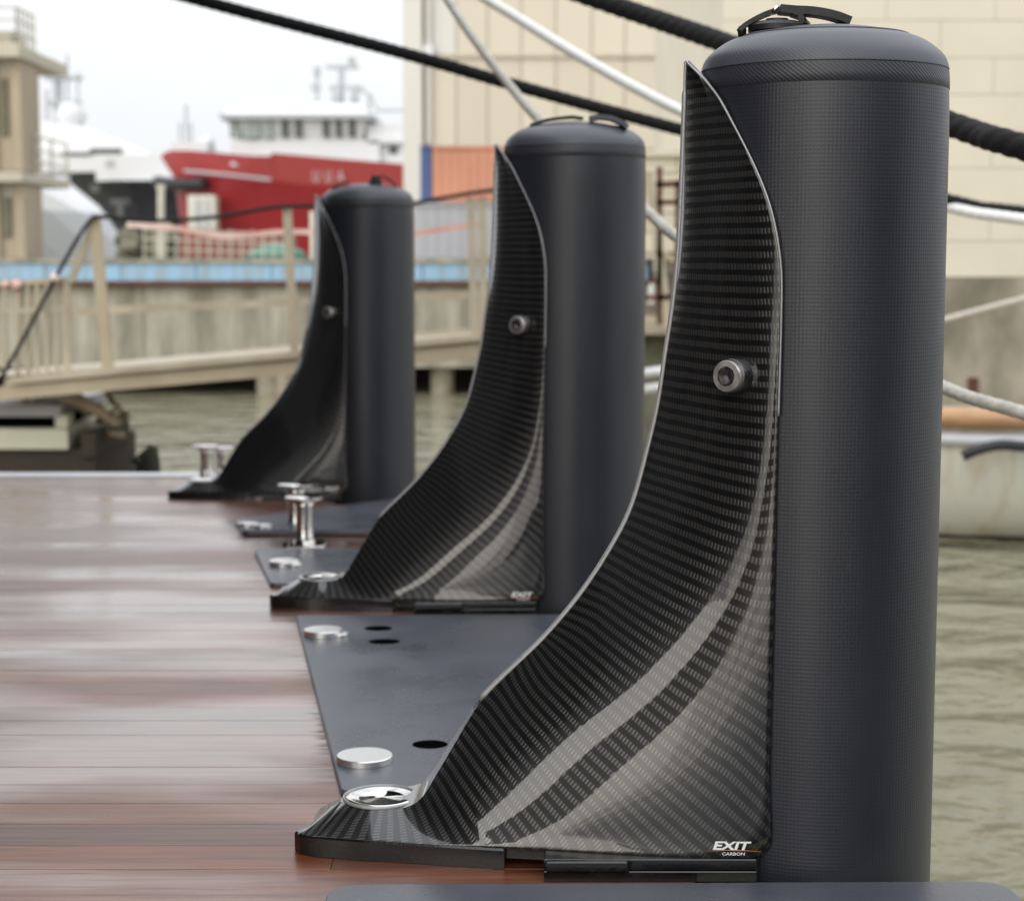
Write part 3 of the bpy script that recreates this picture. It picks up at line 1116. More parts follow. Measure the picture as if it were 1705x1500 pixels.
rope([(-200, -150, 7.5), (300, -8, 7.5), (660, 86, 7.5), (860, 143, 7.5), (1135, 217, 7.5), (1583, 334, 7.6), (1705, 354, 7.7), (2200, 420, 8.0)], 'rope_black', .050, 'mooring_line', 'long black mooring line crossing the sky and the shed, lower one')
rope([(560, -150, 7.2), (960, -12, 6.6), (1195, 68, 6.0), (1585, 208, 4.9), (1705, 246, 4.6), (2200, 390, 4.0)], 'rope_black', .066, 'mooring_line', 'thickest black mooring line, passing behind the top of the nearest fender')
rope([(500, -190, 9), (812, 0, 8.5), (975, 100, 8.2), (1135, 186, 8.0), (1360, 283, 7.8), (1580, 345, 7.6), (1705, 366, 7.5), (2200, 430, 7.0)], 'rope_white', .046, 'mooring_line', 'white mooring line running down behind the bracket tops')
rope([(650, -150, 7.8), (745, 0, 7.4), (800, 80, 7.1), (890, 192, 6.7), (990, 285, 6.2), (1080, 355, 5.7), (1130, 397, 5.5), (1350, 545, 5.0), (1575, 647, 4.6), (1705, 688, 4.4), (2200, 830, 4.0)], 'rope_grey', .034, 'mooring_line', 'greyish slack mooring line ending low at the right, thinnest overhead')
rope([(1380, 585, 14), (1580, 530, 14), (1705, 497, 14), (2000, 420, 14)], 'rope_grey', .04, 'mooring_line', 'faint thin line slanting up across the stained concrete wall')

# ------------------------------------------------------------------ far quay (left)
QY = 25.6
q = empty('quay', (0, QY, 0))
tag(q, 'stained concrete quay with a sky blue painted band across the water', 'quay')


def qx(px): return at(px, 450, QY).x


def qz(py): return at(400, py, QY).z


zt, zb, zw, zu = qz(436), qz(470), qz(500), qz(612)
x0, x1 = qx(-300), qx(1080)
# capping beam in blue bays
xs = np.linspace(x0, x1, 12)
for a, b in zip(xs[:-1], xs[1:]):
    MB().box((a + .008, -.04, zb + .02), (b - .008, .5, zt - .02)).build('blue_bay', 'quay_blue', q)
MB().box((x0, -.08, zt - .018), (x1, 30, zt + .04)).build('coping', 'quay_concrete', q)
MB().box((x0, -.13, zb - .05), (x1, .1, zb + .018)).build('rubbing_rail', 'rust', q)
xs = np.linspace(x0, x1, 19)
for i, (a, b) in enumerate(zip(xs[:-1], xs[1:])):
    MB().box((a + .004, -.0 + random.uniform(-.010, .010), zu), (b - .004, .5, zb - .051)).build('wall_bay', 'quay_concrete', q)
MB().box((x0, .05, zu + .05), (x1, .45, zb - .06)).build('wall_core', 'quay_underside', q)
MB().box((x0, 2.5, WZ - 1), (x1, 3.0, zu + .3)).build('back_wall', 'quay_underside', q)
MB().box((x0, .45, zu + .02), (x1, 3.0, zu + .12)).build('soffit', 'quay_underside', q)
for px in (60, 440, 470, 735, 820, 1010):
    X = qx(px)
    MB().lathe([(.17, WZ - 1), (.17, zu + .1)], 16, (X, .25, 0)).build('pile', 'wall_concrete', q, angle=50)
gnd = MB().add([(-300, QY + .5, zt + .045), (60, QY + .5, zt + .045), (60, QY + 30, zt + .045), (-300, QY + 30, zt + .045)], [(0, 1, 2, 3)]).build('quay_ground', 'ground')
tag(gnd, kind='structure')

# ------------------------------------------------------------------ gangway
GY = 13.0
g = empty('gangway', (0, GY, 0))
tag(g, 'tan metal gangway ramp with posts and handrails rising to the right', 'gangway')


def gp(px, py, dy=0.0):
    v = at(px, py, GY)
    return Vector((v.x, dy, v.z))


def bar(p, q_, wdt, dpt, name, mat, parent):
    """rectangular bar between two points in the x-z plane"""
    p, q_ = Vector(p), Vector(q_)
    t = (q_ - p).normalized()
    n = Vector((0, 1, 0)).cross(t).normalized() * wdt / 2
    d = Vector((0, 1, 0)) * dpt / 2
    vv = [p - n - d, p + n - d, p + n + d, p - n + d, q_ - n - d, q_ + n - d, q_ + n + d, q_ - n + d]
    return MB().add(vv, [(0, 1, 2, 3), (7, 6, 5, 4), (0, 4, 5, 1), (1, 5, 6, 2), (2, 6, 7, 3), (3, 7, 4, 0)]).build(name, mat, parent)


for dy in (0.0, 1.1):
    bar(gp(-60, 660, dy), gp(900, 575, dy), .10, .08, 'stringer', 'gangway_tan', g)
    bar(gp(20, 633, dy - .03), gp(900, 551, dy - .03), .048, .10, 'toe_rail', 'gangway_metal', g)
MB().grid([[gp(-60, 632, 0.04), gp(-60, 632, 1.08)], [gp(900, 554, .04), gp(900, 554, 1.08)]]).build('tread', 'gangway_metal', g)
posts = [(158, 364, 180, 622), (478, 345, 492, 604), (783, 330, 792, 578), (803, 328, 806, 578)]
for j, (a, b, c, d) in enumerate(posts):
    bar(gp(a, b), gp(c, d), .075 if j in (0,) else .06, .06, 'post', 'gangway_tan' if j == 0 else 'gangway_metal', g)
bar(gp(118, 519), gp(900, 486), .055, .045, 'mid_rail', 'gangway_metal', g)
bar(gp(158, 368), gp(118, 470), .045, .05, 'brace', 'gangway_metal', g)
# gate of upright bars at the lower end
for px in (-30, 8, 30, 46, 62, 78, 95, 111):
    bar(gp(px, 470 if px < 60 else 466), gp(px, 624), .026 if px < 100 else .05, .03, 'gate_bar', 'gangway_metal', g)
bar(gp(-40, 474), gp(116, 466), .035, .04, 'gate_rail', 'gangway_metal', g)
bar(gp(-40, 520), gp(116, 514), .03, .035, 'gate_rail', 'gangway_metal', g)
MB().box(gp(486, 432, 1.16), gp(533, 345, 1.20)).build('ivory_panel', 'panel_ivory', g)
hr = [gp(-40, 690), gp(20, 604), (gp(100, 455)), gp(150, 372), gp(175, 362), gp(260, 368), gp(360, 362), gp(480, 344), gp(640, 345), gp(740, 330), gp(810, 319), gp(900, 312)]
hro = MB().tube([tuple(Vector(p) + Vector((0, GY - .06, 0))) for p in catmull([tuple(p) for p in hr], 80)], .015, 8).build('hand_rope', 'rope_black', smooth=True)
tag(hro, 'sagging black rope strung along the gangway post tops', 'rope')
tp = [gp(186, 372), gp(270, 378), gp(360, 392), gp(478, 384), gp(640, 394), gp(700, 385), gp(800, 370)]
tape = ribbon([tuple(Vector(p) + Vector((0, GY + .5, 0))) for p in catmull([tuple(p) for p in tp], 40)], .004, .04)
tape.v = tape.v
tag(tape.build('warning_tape', 'tape_red'), 'faded red barrier tape stretched behind the gangway posts', 'tape')
for (px, py, r) in ((92, 462, .035), (28, 474, .04), (10, 474, .03)):
    v = at(px, py, GY - .05)
    lab = {92: 'orange rag tied at the top of the gangway gate, by the black rope', 28: 'orange rag on the gate rail, right one of two', 10: 'orange rag on the gate rail at the left frame edge'}[px]
    mb = MB().lathe([(0.001, -r), (r * .7, -r * .7), (r, 0), (r * .6, r * .6), (.001, r)], 10, tuple(v))
    mb.v = [(x + random.uniform(-.2, .2) * r, y_, z + random.uniform(-.3, .3) * r) for x, y_, z in mb.v]
    tag(mb.build('rag', 'tape_red', smooth=True), lab, 'rag', 'rags on the gangway gate')

# ------------------------------------------------------------------ float with driftwood (left)
PY = 13.2
fl = empty('float', (0, PY, 0))
tag(fl, 'low floating pontoon with grey top and dark slot at the left edge', 'pontoon')


def pp(px, py, dy=0.0):
    v = at(px, py, PY)
    return Vector((v.x, dy, v.z))


MB().box(pp(-260, 694, 0), pp(100, 676, 1.6)).build('top_board', 'float_top', fl)
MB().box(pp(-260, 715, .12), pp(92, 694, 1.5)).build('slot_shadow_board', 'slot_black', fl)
MB().box(pp(92, 712, .0), pp(112, 692, .2)).build('end_block', 'float_side', fl)
MB().box(pp(-260, 748, 0), pp(112, 714, 1.6), .02).build('side_board', 'float_side', fl)
MB().box((pp(-260, 0).x, .05, WZ - .3), pp(155, 748, 1.5)).build('hull', 'float_dark', fl)
MB().box((pp(116, 0).x, .0, pp(0, 760).z), pp(158, 722, 1.2)).build('end_post', 'float_dark', fl)
rnd = random.Random(3)
segs = [((85, 655), (190, 712), .10), ((95, 650), (135, 690), .07), ((120, 690), (185, 690), .06), ((118, 735), (190, 730), .07), ((5, 690), (28, 620), .08), ((15, 640), (40, 690), .05), ((150, 665), (192, 715), .05), ((130, 712), (190, 700), .05), ((0, 660), (60, 672), .05)]
wl = ['thick pale driftwood log sloping down to the right over the float', 'short upright stump end at the left of the driftwood heap', 'level branch across the middle of the driftwood heap', 'lowest log lying along the end of the float', 'leaning branch at the left frame edge above the float', 'thin leaning branch near the gangway foot', 'rightmost thin branch of the driftwood heap', 'thin branch near the bottom of the driftwood heap', 'branch lying flat on the float by the left frame edge']
for j, (a, b, r) in enumerate(segs):
    A, B = pp(*a, .25 + .05 * j), pp(*b, .2 + .05 * j)
    pts = []
    for t in np.linspace(0, 1, 9):
        v = A.lerp(B, t)
        pts.append((v.x + rnd.uniform(-.02, .02), v.y + PY + rnd.uniform(-.03, .03), v.z + rnd.uniform(-.025, .025)))
    o = MB().tube(pts, [r * .5 * (1.15 - .5 * t) * rnd.uniform(.8, 1.2) for t in np.linspace(0, 1, 9)], 9).build('driftwood', 'drift_wood', smooth=True)
    tag(o, wl[j], 'driftwood', 'driftwood heaped on the float')
# small weedy stake poking from the water
v = at(250, 770, 9.0)
st = empty('mooring_stake', (v.x, 9.0, 0))
tag(st, 'weedy dark stake standing in the water past the deck end', 'stake')
MB().tube([(-.03, 0, WZ - .3), (-.02, 0, at(0, 800, 9).z), (.0, 0, at(0, 765, 9).z), (.015, 0, at(0, 742, 9).z)], [.10, .075, .05, .025], 10).build('stake', 'weed', st, smooth=True)
for k in range(9):
    zz = at(0, 805 - k * 7, 9).z
    MB().tube([(0, 0, zz), (random.uniform(-.08, .08), -.03, zz - .05), (random.uniform(-.14, .14), -.04, zz - .12)], [.02, .018, .006], 6).build('weed_tuft', 'weed', st, smooth=True)

# ------------------------------------------------------------------ control tower (left)
TY = 36.0
tw = empty('tower', (0, TY, 0))
tag(tw, 'beige concrete tower with overhanging platforms at the left edge', 'tower')


def tp_(px, py, dy=0.0):
    v = at(px, py, TY)
    return Vector((v.x, dy, v.z))


xl, xr = tp_(-140, 0).x, tp_(30, 0).x
z0 = zt + .05
dp = 1.4
for (ya, yb) in ((98, 285), (305, 436)):
    zt1, zb1 = tp_(0, ya).z, tp_(0, yb).z
    # corner piers, wall panels set back, two window slots
    for (a, b) in ((-140, -120), (-86, -64), (-30, -12), (14, 30)):
        MB().box((tp_(a, 0).x, 0, zb1), (tp_(b, 0).x, .35, zt1)).build('pier', 'tower_concrete', tw)
    for (a, b) in ((-120, -86), (-64, -30), (-12, 14)):
        MB().box((tp_(a, 0).x, .10, zb1), (tp_(b, 0).x, .4, zt1 - .3)).build('wall_panel', 'tower_concrete', tw)
        MB().box((tp_(a + 6, 0).x, .04, zb1 + (zt1 - zb1) * .32), (tp_(b - 8, 0).x, .098, zb1 + (zt1 - zb1) * .82)).build('window_slot', 'tower_recess', tw)
        MB().box((tp_(a, 0).x, .12, zt1 - .3), (tp_(b, 0).x, .4, zt1)).build('lintel', 'tower_slab', tw)
    MB().box((xl, .36, zb1), (xr, dp, zt1)).build('core', 'tower_concrete', tw)
for (py0, py1, xe, th) in ((76, 98, 112, 1), (288, 304, 106, 1)):
    zA, zB = tp_(0, py1).z, tp_(0, py0).z
    xe_ = tp_(xe, 0).x
    mb = MB()
    mb.prism([(xl, -.35), (tp_(36, 0).x, -.35), (tp_(36, 0).x, 3.5), (xl, 3.5)], zA, zB, .03)
    mb.build('platform_slab', 'tower_slab', tw)


def railing(pts, h, parent, n, mat='rail_pale', r=.025, rails=(1.0, .5)):
    for rr in rails:
        MB().tube([(p[0], p[1], p[2] + h * rr) for p in pts], r, 6).build('rail', mat, parent)
    for a, b in zip(pts[:-1], pts[1:]):
        for t in np.linspace(0, 1, n):
            v = Vector(a).lerp(Vector(b), t)
            MB().tube([tuple(v), (v.x, v.y, v.z + h)], r, 6).build('rail_post', mat, parent)


zB = tp_(0, 76).z
railing([(xl, -.28, zB), (tp_(33, 0).x, -.28, zB), (tp_(33, 0).x, 1.0, zB)], tp_(0, 16).z - zB, tw, 5, rails=(1, .66, .33))
MB().box((xl, .1, zB), (tp_(14, 0).x, 1.3, tp_(0, 52).z)).build('roof_hut', 'tower_slab', tw)
zB = tp_(0, 288).z
railing([(tp_(34, 0).x, .8, zB), (tp_(34, 0).x, 3.4, zB)], tp_(0, 222).z - zB, tw, 3, rails=(1, .66, .33))

# ------------------------------------------------------------------ ships beyond the quay
SY = 70.0


def sp_(px, py, dy=0.0, Y=SY):
    v = at(px, py, Y)
    return Vector((v.x, Y + dy, v.z))


def hull(stations, name, mats, parent, Y):
    """stations: list of (px at top, px at bottom, half-breadth, [py levels])"""
    nlev = len(stations[0][3])
    objs = []
    for lv in range(nlev - 1):
        for side in (-1, 1):
            rows = []
            for (pt, pb, hb, py) in stations:
                r = []
                for j in (lv, lv + 1):
                    tt = j / (nlev - 1)
                    px = pt + (pb - pt) * tt
                    v = at(px, py[j], Y)
                    fl = 1 - .55 * tt ** 1.5
                    r.append((v.x, Y + side * hb * fl - 0, v.z))
                rows.append(r)
            objs.append(MB().grid(rows).build(name[lv], mats[lv], parent, smooth=False))
    return objs


rs = empty('red_ship', (0, 0, 0))
tag(rs, 'red hulled ship with white wheelhouse beyond the quay', 'ship')
stn = [(268, 312, .05, [262, 296, 455]), (276, 316, .5, [257, 295, 455]), (292, 325, 1.1, [254, 293, 455]), (330, 345, 1.9, [256, 290, 455]), (380, 380, 2.6, [261, 296, 455]), (430, 430, 3.0, [267, 302, 455]), (468, 468, 3.2, [268, 306, 455]),
       (472, 472, 3.2, [263, 307, 455]), (560, 560, 3.3, [271, 316, 455]), (670, 670, 3.3, [280, 322, 455]), (760, 760, 3.3, [285, 326, 455])]
hull(stn, ['bulwark', 'hull_side'], ['ship_red_light', 'ship_red'], rs, SY)
MB().tube([tuple(sp_(264, 302, -.05)), tuple(sp_(275, 305, -.6)), tuple(sp_(300, 309, -1.2)), tuple(sp_(330, 311, -1.9)), tuple(sp_(358, 310, -2.3))], .28, 8, flat=.8).build('bow_fender', 'tube_dark', rs, smooth=True)
MB().tube([tuple(sp_(322, 289, -1.95)), tuple(sp_(380, 295, -2.68)), tuple(sp_(430, 301, -3.08)), tuple(sp_(470, 306, -3.28))], .06, 6).build('knuckle_rail', 'ship_grey', rs)
# deck under the house
MB().add([sp_(300, 262, -1), sp_(470, 270, -3.1), sp_(760, 284, -3.1), sp_(760, 284, 3.1), sp_(470, 270, 3.1), sp_(300, 262, 1)], [(0, 1, 2, 3, 4, 5)]).build('foredeck', 'ship_grey', rs)


def sbox(pxa, pya, pxb, pyb, d0, d1, name, mat, parent, Y=SY, ch=0):
    A, B = at(pxa, pya, Y), at(pxb, pyb, Y)
    return MB().box((A.x, Y + d0, A.z), (B.x, Y + d1, B.z), ch).build(name, mat, parent)


sbox(402, 282, 640, 242, -2.6, 2.6, 'deckhouse', 'ship_white', rs)
# wheelhouse with outward-leaning front, faceted plan
def wheel():
    lo = [(402, -1.6), (424, -2.5), (612, -2.5), (612, 2.5), (424, 2.5), (402, 1.6)]
    hi = [(392, -1.7), (418, -2.7), (618, -2.7), (618, 2.7), (418, 2.7), (392, 1.7)]
    vv = [(at(px, 243, SY).x, SY + d, at(px, 243, SY).z) for px, d in lo] + [(at(px, 206, SY).x, SY + d, at(px, 206, SY).z) for px, d in hi]
    ff = [tuple(range(6)), tuple(range(6, 12))] + [(i, (i + 1) % 6, 6 + (i + 1) % 6, 6 + i) for i in range(6)]
    MB().add(vv, ff).build('wheelhouse', 'ship_white', rs)
wheel()
for k, (a, b) in enumerate(((400, 412), (412, 418), (424, 436), (437, 448), (457, 469), (484, 494), (506, 516), (550, 559), (571, 579), (592, 601))):
    d = -2.74 if a > 420 else -2.55
    sbox(a, 238 if k < 5 else 236, b, 209, d - .02, d + .25, 'window', 'glass_pale' if k < 5 else 'glass_dark', rs)
sbox(386, 208, 632, 200, -3.0, 3.0, 'roof_overhang', 'ship_grey', rs)
mbr = MB()
A = [(at(px, py, SY).x, SY + d, at(px, py, SY).z) for px, py, d in ((390, 200, -2.8), (626, 203, -2.8), (626, 203, 2.8), (390, 200, 2.8), (404, 176, -2.0), (610, 181, -2.0), (610, 181, 2.0), (404, 176, 2.0))]
mbr.add(A, [(0, 1, 2, 3), (4, 5, 6, 7), (0, 1, 5, 4), (1, 2, 6, 5), (2, 3, 7, 6), (3, 0, 4, 7)])
mbr.build('roof', 'ship_white', rs)
sbox(618, 282, 700, 214, -2.3, 2.3, 'aft_house', 'ship_white', rs)
sbox(626, 272, 640, 252, -2.42, -2.31, 'orange_locker', 'container_orange', rs)
sbox(655, 262, 668, 250, -2.36, -2.31, 'window', 'glass_dark', rs)
sbox(622, 246, 700, 238, -2.6, -2.2, 'boat_deck_edge', 'ship_white', rs)
for (px, y0_, y1_, r, m2) in ((568, 185, 108, .12, 'ship_grey'), (562, 185, 142, .22, 'ship_grey'), (590, 185, 144, .16, 'ship_grey'), (528, 182, 112, .05, 'ship_grey'), (614, 185, 160, .05, 'ship_grey')):
    A, B = sp_(px, y0_), sp_(px, y1_)
    MB().tube([tuple(A), tuple(B)], r, 8).build('mast', m2, rs, smooth=True)
sbox(543, 116, 598, 109, -.1, .1, 'yard', 'ship_grey', rs)
sbox(548, 148, 604, 143, -.1, .1, 'yard', 'ship_grey', rs)
sbox(580, 106, 592, 96, -.2, .2, 'lamp', 'ship_grey', rs)
sbox(523, 126, 533, 112, -.2, .2, 'lamp', 'ship_grey', rs)
sbox(519, 152, 533, 140, -.2, .2, 'radar', 'ship_grey', rs)
MB().tube([tuple(sp_(600, 150)), tuple(sp_(616, 158)), tuple(sp_(628, 184)), tuple(sp_(690, 184))], .07, 6).build('davit', 'ship_grey', rs)
for px in (300, 310, 318):
    MB().tube([tuple(sp_(px, 258)), tuple(sp_(px, 205 - (px == 310) * 30))], .06, 6).build('bow_mast', 'ship_grey', rs)
sbox(298, 246, 322, 238, -.3, .3, 'windlass', 'ship_white', rs)
sbox(294, 256, 352, 240, -1.0, 1.0, 'bow_locker', 'ship_white', rs)
MB().lathe([(.01, -.3), (.25, -.15), (.28, .1), (.01, .3)], 12, tuple(sp_(345, 238))).build('searchlight', 'ship_white', rs, smooth=True)
# name on the hull (only three soft letters can be read)
cu = bpy.data.curves.new('n', 'FONT'); cu.body = 'UUA'; cu.space_character = 1.9
to = bpy.data.objects.new('n', cu); scn.collection.objects.link(to)
me = bpy.data.meshes.new_from_object(to.evaluated_get(bpy.context.evaluated_depsgraph_get()))
bpy.data.objects.remove(to)
xs_ = [v.co.x for v in me.vertices]; ys_ = [v.co.y for v in me.vertices]
mb = MB()
for v in me.vertices:
    fx_ = (v.co.x - min(xs_)) / (max(xs_) - min(xs_)); fy_ = (v.co.y - min(ys_)) / (max(ys_) - min(ys_))
    a = at(521 + 52 * fx_, 303 - 19 * fy_, SY - 3.45)
    mb.v.append(tuple(a))
mb.f = [tuple(p.vertices) for p in me.polygons]
mb.build('hull_lettering', 'ship_grey', rs, fix=False)
# porthole-like sun-bleached door on the side
sbox(338, 385, 380, 330, -3.2, -2.2, 'side_hatch', 'panel_ivory', rs)
sbox(350, 383, 358, 335, -3.25, -3.19, 'hatch_bar', 'ship_grey', rs)
sbox(366, 383, 372, 335, -3.25, -3.19, 'hatch_bar', 'ship_grey', rs)

# dark hulled ship behind
DY = 84.0
dk = empty('dark_ship', (0, 0, 0))
tag(dk, 'dark navy hulled ship with white upper works, bow pointing left', 'ship')
st2 = [(118, 215, .05, [306, 345, 460]), (135, 222, .7, [304, 343, 460]), (170, 240, 1.7, [304, 342, 460]), (230, 262, 2.8, [305, 342, 460]), (300, 300, 3.4, [306, 342, 460]), (420, 420, 3.6, [308, 342, 460]), (560, 560, 3.6, [310, 342, 460])]
hull(st2, ['hull_side', 'hull_side'], ['ship_navy', 'ship_navy'], dk, DY)
MB().add([at(118, 305, DY), at(170, 304, DY) + Vector((0, -1.7, 0)), at(300, 306, DY) + Vector((0, -3.4, 0)), at(560, 310, DY) + Vector((0, -3.6, 0)), at(560, 310, DY) + Vector((0, 3.6, 0)), at(170, 304, DY) + Vector((0, 1.7, 0))], [(0, 1, 2, 3, 4, 5)]).build('foredeck', 'ship_grey', dk)
MB().grid([[at(116, 306, DY - .2), at(116, 290, DY - .2)], [at(175, 304, DY - 1.75), at(175, 288, DY - 1.75)]]).build('bow_bulwark', 'ship_slate', dk)
sbox(178, 305, 300, 262, -2.2, 2.2, 'house', 'ship_white', dk, DY)
mb = MB()
A = [(at(px, py, DY).x, DY + d, at(px, py, DY).z) for px, py, d in ((70, 263, -2), (262, 263, -2), (262, 263, 2), (70, 263, 2), (70, 205, -1.5), (140, 212, -1.5), (140, 212, 1.5), (70, 205, 1.5))]
mb.add(A, [(0, 1, 2, 3), (4, 5, 6, 7), (0, 1, 5, 4), (1, 2, 6, 5), (2, 3, 7, 6), (3, 0, 4, 7)])
mb.build('upper_house', 'ship_white', dk)
sbox(60, 290, 182, 262, -2.1, 2.1, 'main_house', 'ship_white', dk, DY)
sbox(168, 262, 218, 252, -2.15, -1.9, 'window', 'glass_dark', dk, DY)
sbox(122, 264, 168, 258, -2.15, -1.9, 'window', 'ship_slate', dk, DY)
sbox(194, 282, 208, 270, -2.26, -2.19, 'window', 'ship_grey', dk, DY)
MB().lathe([(.01, -.75), (.5, -.55), (.75, 0), (.5, .55), (.01, .75)], 20, tuple(at(118, 194, DY))).build('radar_dome', 'ship_white', dk, smooth=True)
for (px, a, b, r) in ((96, 210, 128, .22), (112, 170, 92, .06), (130, 205, 120, .05), (78, 210, 150, .07)):
    MB().tube([tuple(at(px, a, DY)), tuple(at(px, b, DY))], r, 6).build('mast', 'ship_grey', dk)
sbox(82, 175, 134, 168, -.3, .3, 'mast_platform', 'ship_grey', dk, DY)
sbox(76, 133, 136, 127, -.3, .3, 'mast_platform', 'ship_grey', dk, DY)
for (a, b) in (((178, 325), (192, 312)), ((210, 345), (240, 335))):
    sbox(a[0], a[1], b[0], b[1], -3.3, -2.9, 'hawse_plate', 'ship_slate', dk, DY)
sbox(222, 365, 232, 338, -3.5, -3.1, 'anchor', 'ship_slate', dk, DY)

# white yacht bow in front of it
YY = 60.0
wy = empty('white_yacht', (0, 0, 0))
tag(wy, 'white motor yacht bow lying between the tower and the dark ship', 'yacht')
st3 = [(-160, -160, 2.2, [306, 352, 445]), (20, 60, 2.2, [307, 352, 445]), (70, 130, 1.7, [308, 353, 445]), (98, 190, 1.0, [309, 354, 445]), (114, 236, .05, [310, 355, 445])]
hull(st3, ['topsides', 'hull_side'], ['ship_white', 'ship_grey'], wy, YY)
MB().add([at(-160, 306, YY) + Vector((0, -2.2, 0)), at(20, 307, YY) + Vector((0, -2.2, 0)), at(70, 308, YY) + Vector((0, -1.7, 0)), at(114, 310, YY), at(70, 308, YY) + Vector((0, 1.7, 0)), at(-160, 306, YY) + Vector((0, 2.2, 0))], [(0, 1, 2, 3, 4, 5)]).build('foredeck', 'ship_white', wy)

# things on the quay behind the gangway
KY = 27.0
fe = empty('quay_fence', (0, 0, 0))
tag(fe, 'low pale mesh fence with pink tape standing on the quay', 'fence')
for k in range(14):
    px = 240 + k * 18
    MB().tube([tuple(at(px, 436, KY)), tuple(at(px, 382 + (k % 2) * 6, KY))], .011, 6).build('fence_post', 'rail_pale', fe)
for py in (386, 402, 418):
    MB().tube([tuple(at(236, py - 4, KY)), tuple(at(480, py + 4, KY))], .009, 5).build('fence_rail', 'rail_pale', fe)
bw = empty('brick_wall', (0, 0, 0))
tag(bw, 'low reddish brown wall behind the quay fence', 'wall')
for k in range(6):
    a = 300 + k * 32
    sbox(a, 437, a + 31, 388, 0, .25, 'wall_panel', 'brick_red', bw, 29.0)
tl = empty('tarpaulin', (0, 0, 0))
v = at(460, 420, 28)
o = MB().lathe([(.5, -.12), (.42, .02), (.2, .10), (.01, .13)], 12, tuple(v)).build('tarpaulin_heap', 'teal', smooth=True)
bpy.data.objects.remove(tl)
tag(o, 'teal tarpaulin heap by the reddish brown wall', 'tarpaulin')
sh_ = empty('stone_heap', (0, 0, 0))
bpy.data.objects.remove(sh_)
mb = MB()
for k in range(26):
    v = at(random.uniform(205, 290), random.uniform(395, 434), 31 + random.uniform(0, 1))
    r = random.uniform(.08, .2)
    n0 = len(mb.v)
    mb.lathe([(.01, -r), (r, -r * .4), (r * .9, r * .4), (.01, r * .8)], 7, tuple(v))
    mb.v[n0:] = [(x + random.uniform(-.05, .05), y_, z + random.uniform(-.05, .05)) for x, y_, z in mb.v[n0:]]
tag(mb.build('rubble', 'wall_concrete_dark'), 'grey rubble heap on the quay under the dark bow', 'rubble', kind='stuff')
pl_ = empty('lamp_post', (0, 0, 0))
tag(pl_, 'short pale post standing on the quay before the dark hull', 'post')
MB().tube([tuple(at(268, 436, 28)), tuple(at(268, 312, 28))], .055, 8).build('pole', 'rail_pale', pl_)
sbox(262, 316, 274, 308, -.06, .06, 'pole_head', 'rail_pale', pl_, 28)
sbox(261, 382, 284, 372, -.08, .05, 'junction_box', 'rail_pale', pl_, 28)

# ------------------------------------------------------------------ shed (centre)
BY = 40.0
sd = empty('shed', (0, BY, 0))
tag(sd, 'tall beige clad shed with a pale corner column', 'shed')


def sx(px): return at(px, 200, BY).x


def sz(py): return at(900, py, BY).z


MB().box((sx(672), -.25, zt - .5), (sx(704), .4, sz(-160))).build('corner_column', 'clad_pale', sd)
MB().box((sx(704), .06, zt - .5), (sx(1330), 9, sz(-160))).build('wall_core', 'clad_seam', sd)
cols = [708, 760, 812, 868, 925, 985, 1040, 1095, 1150, 1205, 1260, 1325]
rows_ = [-155, -60, 94, 250, 345, 440]
for r0, r1 in zip(rows_[:-1], rows_[1:]):
    for j, (a, b) in enumerate(zip(cols[:-1], cols[1:])):
        mt = random.choice(['clad_panel', 'clad_panel', 'clad_panel_b'])
        if r1 <= 94 and j in (0, 6, 7, 8): mt = 'clad_pale' if j == 0 else ('clad_grey' if j == 8 else mt)
        MB().box((sx(a) + .012, -.0, sz(r1) + .02), (sx(b) - .012, .058, sz(r0) - .02)).build('cladding_panel', mt, sd)
MB().box((sx(704), -.06, sz(97)), (sx(1330), .0 - .004, sz(91))).build('horizontal_flashing', 'clad_seam', sd)
MB().tube([(sx(714), -.12, sz(240)), (sx(714), -.12, sz(-150))], .06, 8).build('downpipe', 'clad_pale', sd)
MB().box((sx(706), -.3, sz(95)), (sx(722), -.07, sz(78))).build('wall_lamp', 'ship_white', sd)


# containers before the shed
def container(px0, py0, px1, py1, Y, mat, name, label, nrib):
    r = empty(name, (0, 0, 0))
    tag(r, label, 'container', None)
    A, B = at(px0, py1, Y), at(px1, py0, Y)
    MB().box((A.x, Y + .03, A.z), (B.x, Y + 2.4, B.z)).build('box', mat, r)
    wv = (B.x - A.x) / nrib
    for k in range(nrib):
        MB().box((A.x + wv * (k + .08), Y + .018, A.z + .06), (A.x + wv * (k + .92), Y + .028, B.z - .06), .012).build('wall_rib', mat, r)
    for zz in (A.z, B.z - .055):
        MB().box((A.x - .003, Y - .02, zz), (B.x + .003, Y + .029, zz + .055)).build('frame_rail', mat, r)
    return r


container(720, 243, 905, 336, 34.0, 'container_orange', 'container', 'salmon orange container behind the middle fender', 12)
container(700, 243, 718, 336, 34.0, 'container_blue', 'container', 'narrow blue container end beside the orange one', 2)
container(690, 338, 905, 434, 33.0, 'container_grey', 'container', 'pale grey container below the orange one', 11)

# ------------------------------------------------------------------ near block building (right)
NY = 17.0
nb = empty('block_building', (0, NY, 0))
tag(nb, 'cream painted block building on a stained concrete base', 'building')


def nx(px): return at(px, 300, NY).x


def nz(py): return at(1450, py, NY).z


